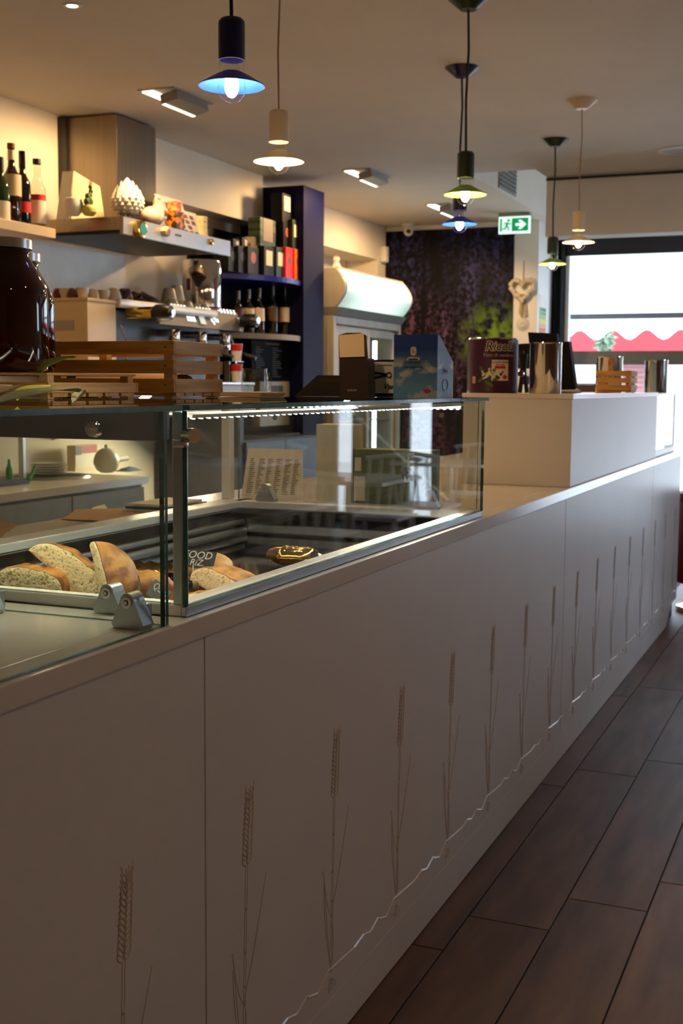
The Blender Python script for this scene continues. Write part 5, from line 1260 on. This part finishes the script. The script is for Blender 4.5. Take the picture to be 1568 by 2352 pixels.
gift_box('topmost black box with cream label high beside the column', 648, 670, 446, xb+.02, m_bk, 'sq', m_label, z0=t8, v_seal=.66)
gift_box('green box with cream label stacked on the orange box', 671, 690, 506, xb+.05, M('bottle_green_card', 0), 'sq', m_label, z0=max(t6, t7))
for i, (u, v) in enumerate(((532, 550), (552, 546), (578, 545))):
    q = onx(u, v, xb-.06); t = thing('bottle_carton', ['small cream topped carton lying on the first black box', 'small dark carton with a white dot on the second black box', 'small cream carton lying on the third black box'][i], 'box', (q.x, q.y, [t1, t2, t3][i]))
    part('carton', MB().box(q.x-.03, q.x+.03, q.y-.035, q.y+.045, [t1, t2, t3][i]+.0004, q.z, b=.001), [m_bk, m_bk, m_label][i], t)
    part('pale_end', MB().box(q.x+.0305, q.x+.032, q.y+.0, q.y+.03, [t1, t2, t3][i]+.01, q.z-.012), m_label, t)
wl_ = [(570, 665, m_label, 'wine bottle with pale pink label, leftmost on the lower shelf', .3), (594, 662, m_label, 'wine bottle with cream label beside the black knob', .3), (625, 655, M('amber_label', (92, 62, 26), .5), 'dark wine bottle with amber label', .3), (653, 655, m_label, 'wine bottle with tall cream label in the middle of the lower shelf', .3), (683, 658, M('ruby_label', (110, 22, 26), .5), 'wine bottle with a ruby label beside the blue column', .3), (546, 668, M('rust_label', (120, 60, 46), .5), 'wine bottle with a rust label behind the machine knob', .3)]
for i, (u, v, ml, lb, _) in enumerate(wl_):
    bottle(lb, u, v, None, .037, m_gdark, neck=.36, cap=(m_blackg, .2), labels=[(.28, .56, ml)], group='wine bottles on the lower shelf', x=-2.64 if i != 5 else -2.66, zbase=zl)
# glass carafe on the case top, before the shelving
q = ony(610, 905, 3.05)
gj = thing('glass_carafe', 'small clear glass carafe left of the black terminal', 'carafe', (-.60, 2.98, zt))
part('glass_body', MB().lathe([(0, .001), (.036, .001), (.038, .01), (.036, .05), (.034, .072), (.036, .074), (.0355, .074), (.033, .07), (.0345, .05), (.036, .012), (0, .006)], (-.60, 2.98, zt), 24), m_clear, gj)
part('handle', MB().tube([(-.60+.036+.014*math.sin(t), 2.98, zt+.038+.022*math.cos(t)) for t in [math.pi*i/8 for i in range(9)]], .003), m_clear, gj)

# ================================================================ DRINKS COOLER
fx0, fx1 = -2.95, -2.46; fy0, fy1 = 7.86, 9.22
fr = thing('drinks_cooler', 'grey drinks cooler with sliding glass doors and a lit sign box on top', 'cooler', (-2.7, 8.58, 0))
m_cool = M('cooler_grey', (166, 158, 140), .45)
cbm = MB(); cbm.box(fx0, fx1-.06, fy0, fy0+.06, .10, 1.80, b=.003).box(fx0, fx1-.06, fy1-.06, fy1, .10, 1.80, b=.003).box(fx0, fx0+.04, fy0+.06, fy1-.06, .10, 1.80).box(fx0+.04, fx1-.06, fy0+.06, fy1-.06, .10, .30).box(fx0+.04, fx1-.06, fy0+.06, fy1-.06, 1.70, 1.80)
part('cabinet', cbm, m_cool, fr)
part('plinth', MB().box(fx0+.02, fx1-.08, fy0+.02, fy1-.02, 0, .0995), m_dark, fr)
fm2 = MB(); fm2.box(fx1-.0595, fx1, fy0, fy0+.05, .10, 1.80, b=.003).box(fx1-.0595, fx1, fy1-.05, fy1, .10, 1.80, b=.003).box(fx1-.0595, fx1, fy0+.0505, fy1-.0505, 1.745, 1.80, b=.003).box(fx1-.0595, fx1, fy0+.0505, fy1-.0505, .10, .2, b=.003)
part('face_frame', fm2, m_cool, fr)
ymid = (fy0+fy1)/2+.02
def door(y0, y1, x):
    mb = MB(); w = .055
    mb.box(x-.02, x, y0, y0+w, .21, 1.735, b=.002).box(x-.02, x, y1-w, y1, .21, 1.735, b=.002).box(x-.02, x, y0+w+.0005, y1-w-.0005, 1.68, 1.735, b=.002).box(x-.02, x, y0+w+.0005, y1-w-.0005, .21, .27, b=.002)
    d_ = part('door', mb, m_cool, fr)
    part('pane', MB().box(x-.013, x-.008, y0+w+.001, y1-w-.001, .271, 1.679), m_win, d_)
door(fy0+.052, ymid, fx1-.004); door(ymid+.001, fy1-.052, fx1-.03)
part('interior', MB().box(fx0+.041, fx0+.045, fy0+.061, fy1-.061, .301, 1.699), M('cooler_lining', (70, 76, 84), .5), fr)
for z in (.7, 1.05, 1.38): part('wire_shelf', MB().box(fx0+.05, fx1-.07, fy0+.062, fy1-.062, z, z+.008), m_grey, fr)
part('light_tube', MB().cyl((fx1-.09, ymid+.32, .4), (fx1-.09, ymid+.32, 1.66), .016), M('cool_tube_light', (235, 250, 255), .4, emit=7), fr)
zg0, zg1 = 1.858, 2.125
part('sign_base', MB().prism([(fx0, fy0, 1.801), (fx1+.01, fy0, 1.801), (fx1+.05, fy0, zg0-.001), (fx0, fy0, zg0-.001)], (0, fy1-fy0, 0)), M('sign_base_grey', (110, 108, 100), .5), fr)
def sgx(t): return fx1+.012+.075*math.sin(math.pi*t)
prof = [(sgx(i/12), zg0+(zg1-zg0)*i/12) for i in range(13)]
part('sign_housing', MB().prism([(fx0, fy0, zg0)]+[(x-.004, fy0, z) for x, z in prof]+[(fx0, fy0, zg1)], (0, .03, 0)).prism([(fx0, fy1-.0, zg0)]+[(x-.004, fy1-.0, z) for x, z in prof]+[(fx0, fy1-.0, zg1)], (0, .03, 0)).box(fx0, fx1+.005, fy0+.0305, fy1-.0005, zg1-.004, zg1).box(fx0, fx0+.02, fy0+.0305, fy1-.0005, zg0+.001, zg1-.005), m_cool, fr)
m_sign, nt, p = new_mat('sign_diffuser')
p.inputs['Base Color'].default_value = (.85, .88, .84, 1); p.inputs['Roughness'].default_value = .35
tcn = N(nt, 'ShaderNodeTexCoord'); spn = N(nt, 'ShaderNodeSeparateXYZ'); L(nt, tcn.outputs['Object'], spn.inputs[0])
ab = N(nt, 'ShaderNodeMath', operation='ABSOLUTE'); L(nt, spn.outputs[1], ab.inputs[0])
mrn = N(nt, 'ShaderNodeMapRange', interpolation_type='SMOOTHSTEP'); mrn.inputs['From Min'].default_value = .80; mrn.inputs['From Max'].default_value = .15; mrn.inputs['To Min'].default_value = .22; mrn.inputs['To Max'].default_value = 1
L(nt, ab.outputs[0], mrn.inputs[0]); mln = N(nt, 'ShaderNodeMath', operation='MULTIPLY'); mln.inputs[1].default_value = SIGN_E; L(nt, mrn.outputs[0], mln.inputs[0])
p.inputs['Emission Color'].default_value = lin((214, 255, 232)); L(nt, mln.outputs[0], p.inputs['Emission Strength'])
vs = []; mbs = MB().grid(lambda a, b: (sgx(b), fy0+.031+(fy1-fy0-.032)*a, zg0+(zg1-zg0)*b), 2, 16)
part('sign_diffuser', mbs, m_sign, fr)
part('sign_trim', MB().box(fx1-.005, fx1+.014, fy0+.0305, fy1-.001, zg1+.0005, zg1+.012, b=.003), M('sign_trim_tan', (196, 164, 120), .4), fr)
zo = zg1+.0005
q = onx(772, 600, -2.6)
og = thing('figurine', 'cream and orange figurine standing on the cooler sign box', 'figurine', (q.x, q.y, zo))
part('body', MB().lathe([(0, .004), (.042, .004), (.038, .03), (.026, .06), (.018, .075), (0, .078)], (q.x, q.y, zo), 18).ball((q.x, q.y, zo+.095), (.026, .026, .028), 16, 10).ball((q.x, q.y+.03, zo+.05), (.018, .018, .022), 10, 8), m_white, og)
part('base', MB().lathe([(0, 0), (.06, 0), (.06, .004), (0, .0041)], (q.x, q.y, zo), 20), M('terracotta', (170, 92, 40), .6), og)
part('orange_cap', MB().lathe([(.025, .10), (.018, .118), (0, .124)], (q.x, q.y, zo), 16), M('orange_glaze', (206, 140, 70), .4), og)

# ================================================================ FAR END: SIGN, CAMERA, SENSOR, WREATH
q0, q1 = ony(1145, 494, 9.7), ony(1217, 535, 9.7)
es_ = thing('exit_sign', 'lit green emergency exit sign with running man and arrow', 'exit sign', ((q0.x+q1.x)/2, 9.7, HC))
sx0, sx1, sz0, sz1 = q0.x, q1.x, q1.z, q0.z-.012
part('housing', MB().box(sx0+.002, sx1-.002, 9.68, 9.74, HC-.028, HC-.0005, b=.003), m_grey, es_)
pl_ = part('panel', MB().box(sx0, sx1, 9.70, 9.712, sz0, HC-.0285, b=.002), M('exit_white', (236, 255, 250), .4, emit=1.0, ecol=(220, 255, 242)), es_)
sw, sh = sx1-sx0, HC-.0285-sz0
def P2(a, b): return (sx0+sw*a, 9.6985, sz0+sh*b)
m_eg = M('exit_green', (0, 150, 90), .4, emit=.5, ecol=(0, 172, 104))
part('green_field', MB().box(sx0+sw*.42, sx1-sw*.06, 9.6975, 9.6995, sz0+sh*.14, sz0+sh*.90), m_eg, pl_)
part('door_bar', MB().box(sx0+sw*.05, sx0+sw*.11, 9.6975, 9.6995, sz0+sh*.14, sz0+sh*.90), m_eg, pl_)
ar = [(.54, .44), (.70, .44), (.62, .26), (.72, .26), (.88, .52), (.72, .78), (.62, .78), (.70, .60), (.54, .60)]
part('arrow', MB().prism([(x, 9.6970, z) for x, _, z in [P2(a, b) for a, b in ar]], (0, -.0008, 0)), MATS['exit_white'], pl_)
mn_ = MB()
def limb(pts, r): mn_.tube([(P2(a, b)[0], 9.6985, P2(a, b)[2]) for a, b in pts], r, n=6)
limb([(.29, .66), (.25, .44)], .010); limb([(.25, .44), (.32, .36), (.31, .20)], .007); limb([(.25, .44), (.20, .30), (.13, .28)], .007)
limb([(.29, .64), (.36, .56), (.40, .60)], .005); limb([(.28, .64), (.19, .62), (.17, .50)], .005)
mn_.ball((P2(.32, .78)[0], 9.6985, P2(.32, .78)[2]), (.012, .003, .012), 12, 8)
part('running_man', mn_, m_eg, pl_)
q = ony(938, 522, 10.05); cdm = thing('dome_camera', 'white dome security camera under the ceiling at the far corner', 'security camera', (q.x, q.y, HC))
part('mount', MB().lathe([(0, -.0005), (.055, -.0005), (.055, -.025), (0, -.025)], (q.x, q.y, HC), 24), m_white, cdm)
part('ball', MB().ball((q.x, q.y, HC-.062), .042, 20, 12), m_white, cdm)
part('lens', MB().lathe([(0, 0), (.020, 0), (.018, .006), (0, .006)], T=Matrix.Translation((q.x, q.y, HC-.062)) @ (CAM-Vector((q.x, q.y, HC-.062))).to_track_quat('Z', 'Y').to_matrix().to_4x4() @ Matrix.Translation((0, 0, .038)), n=18), m_blackg, cdm)
q = ony(914, 586, 10.19)
msn = thing('motion_sensor', 'white motion sensor on the left wall by the mural', 'sensor', (XL, 10.0, q.z))
part('case', MB().box(XL+.0005, XL+.055, 10.06, 10.14, q.z-.07, q.z+.07, b=.012), m_white, msn)
part('lens', MB().box(XL+.0552, XL+.058, 10.075, 10.125, q.z-.02, q.z+.04, b=.001), M('sensor_lens', (216, 212, 204), .3), msn)
q = ony(1200, 664, YF-.02)
wr = thing('heart_wreath', 'cream heart wreath with ribbon hanging on the white pillar', 'wreath', (q.x, YF, q.z+.12))
hm = MB(); random.seed(13)
for i in range(90):
    t = 2*math.pi*i/90; hx = 16*math.sin(t)**3; hz = 13*math.cos(t)-5*math.cos(2*t)-2*math.cos(3*t)-math.cos(4*t)
    hm.ball((q.x+hx*.0062+random.uniform(-.008, .008), YF-.03+random.uniform(-.012, .008), q.z+hz*.0062+random.uniform(-.008, .008)), random.uniform(.014, .022), 6, 4)
part('wreath', hm, M('cream_fluff', (206, 194, 170), .9, var=.1), wr)
part('ribbon', MB().tube([(q.x, YF-.006, q.z+.06), (q.x+.002, YF-.004, q.z+.24)], .004).prism([(q.x-.015, YF-.02, q.z-.04), (q.x+.005, YF-.02, q.z-.04), (q.x-.005, YF-.02, q.z-.24), (q.x-.03, YF-.02, q.z-.20)], (0, .003, 0)).prism([(q.x+.0, YF-.016, q.z-.04), (q.x+.02, YF-.016, q.z-.04), (q.x+.045, YF-.016, q.z-.22), (q.x+.015, YF-.016, q.z-.24)], (0, .003, 0)), M('beige_ribbon', (176, 158, 128), .8), wr)
q = ony(1200, 745, YF-.01)
rz = thing('paper_rosette', 'small pale paper rosette on the pillar under the wreath', 'ornament', (q.x, YF, q.z))
part('petals', MB().lathe([(0, -.012), (.02, -.016), (.05, -.004), (.06, -.002), (0, -.0008)], (q.x, YF, q.z), 12, axis='y', smooth=False), M('rosette_white', (206, 202, 192), .8), rz)
# energy label on the pillar return
a, b = onx(1239, 676, -1.5985), onx(1252, 776, -1.5985)
en = thing('energy_label', 'tall energy rating label with coloured bars on the window reveal', 'label', (-1.6, a.y, b.z))
part('sheet', MB().box(-1.5995, -1.597, a.y, b.y, b.z, a.z), m_cardw, en)
hh = a.z-b.z
for i, c in enumerate(((30, 110, 60), (70, 150, 60), (150, 176, 50), (216, 200, 50), (224, 150, 40), (214, 96, 40), (190, 50, 44))):
    part('colour_bar', MB().box(-1.5968, -1.596, a.y+.01, b.y-.01, a.z-hh*(.30+.095*i)-hh*.085, a.z-hh*(.30+.095*i)), M('rating_%s' % ['dark_green', 'green', 'lime', 'yellow', 'amber', 'orange', 'red'][i], c, .5), en)
# vent in the recess wall
qv0, qv1 = onx(1144, 400, -1.499), onx(1183, 434, -1.499)
vn = thing('air_vent', 'grey air vent in the ceiling recess above the exit sign', 'vent', (-1.499, qv0.y, HC))
part('frame', MB().box(-1.4985, -1.49, qv0.y, qv1.y, HC+.02, HC+.26, b=.002), m_grey, vn)
for i in range(7): part('slat', MB().box(-1.4895, -1.484, qv0.y+.02, qv1.y-.02, HC+.04+.03*i, HC+.055+.03*i), M('vent_dark', (92, 90, 84), .6), vn)

# ================================================================ CUSTOMER SIDE (mostly seen mirrored in the glass)
sx_, sy_ = .135, 7.42
bst = thing('bar_stool', 'dark red drum shaped stool on a chrome foot at the far end of the counter', 'stool', (sx_, sy_, 0))
part('base', MB().lathe([(0, .0005), (.16, .0005), (.165, .008), (.165, .03), (.12, .04), (.10, .06), (.10, .17), (0, .17)], (sx_, sy_, 0), 32), m_chrome, bst)
part('drum', MB().lathe([(0, .1705), (.165, .1705), (.172, .18), (.172, .64), (.165, .655), (0, .655)], (sx_, sy_, 0), 32), M('red_leather', (120, 14, 20), .4), bst)
part('seat', MB().lathe([(0, .6555), (.175, .6555), (.18, .67), (.175, .70), (.15, .715), (0, .72)], (sx_, sy_, 0), 32), M('red_leather', 0), bst)
m_tt = M('pale_table', (226, 232, 238), .07, spec=.6); m_ch = M('white_chair', (220, 222, 224), .35)
def table(label, x, y):
    t = thing('cafe_table', label, 'table', (x, y, 0), 'square cafe tables')
    part('tabletop', MB().box(x-.35, x+.35, y-.35, y+.35, .725, .75, b=.003), m_tt, t)
    part('column', MB().cyl((x, y, .02), (x, y, .7245), .03), m_steel, t)
    part('foot', MB().box(x-.24, x+.24, y-.24, y+.24, .0005, .019, b=.003), m_steel, t); return t
def chair(label, x, y, rz_):
    t = thing('cafe_chair', label, 'chair', (x, y, 0), 'white slatted cafe chairs')
    part('seat', MB().box(x-.20, x+.20, y-.20, y+.20, .44, .465, b=.004), m_ch, t)
    for sx2 in (-1, 1):
        part('leg', MB().tube([(x+sx2*.21, y-.21, .001), (x+sx2*.17, y-.17, .4395)], [.011, .016], n=8), m_ch, t)
        part('leg', MB().tube([(x+sx2*.20, y+.24, .001), (x+sx2*.17, y+.17, .4395)], [.011, .016], n=8), m_ch, t)
    for i in range(5): part('back_slat', MB().tube([(x-.16+.08*i, y+.17, .4655), (x-.17+.085*i, y+.26, .82)], .009, n=6), m_ch, t)
    part('top_rail', MB().tube([(x-.20, y+.255, .82), (x, y+.285, .845), (x+.20, y+.255, .82)], .016, n=8), m_ch, t)
    t.rotation_euler = (0, 0, rz_); return t
T_ = [(1.75, 5.15), (1.95, 7.0), (1.9, 8.85), (3.2, 6.0), (3.3, 8.1)]
for i, (x, y) in enumerate(T_):
    table('pale square cafe table, the %s one' % ['foremost bar side', 'middle bar side', 'window bar side', 'foremost wall side', 'window wall side'][i], x, y)
    for j in range(2):
        chair('white slatted chair on the %s side of the %s cafe table' % (['near', 'far'][j], ['foremost bar side', 'middle bar side', 'window bar side', 'foremost wall side', 'window wall side'][i]), x, y+(-.52 if j == 0 else .52), 0 if j else math.pi)
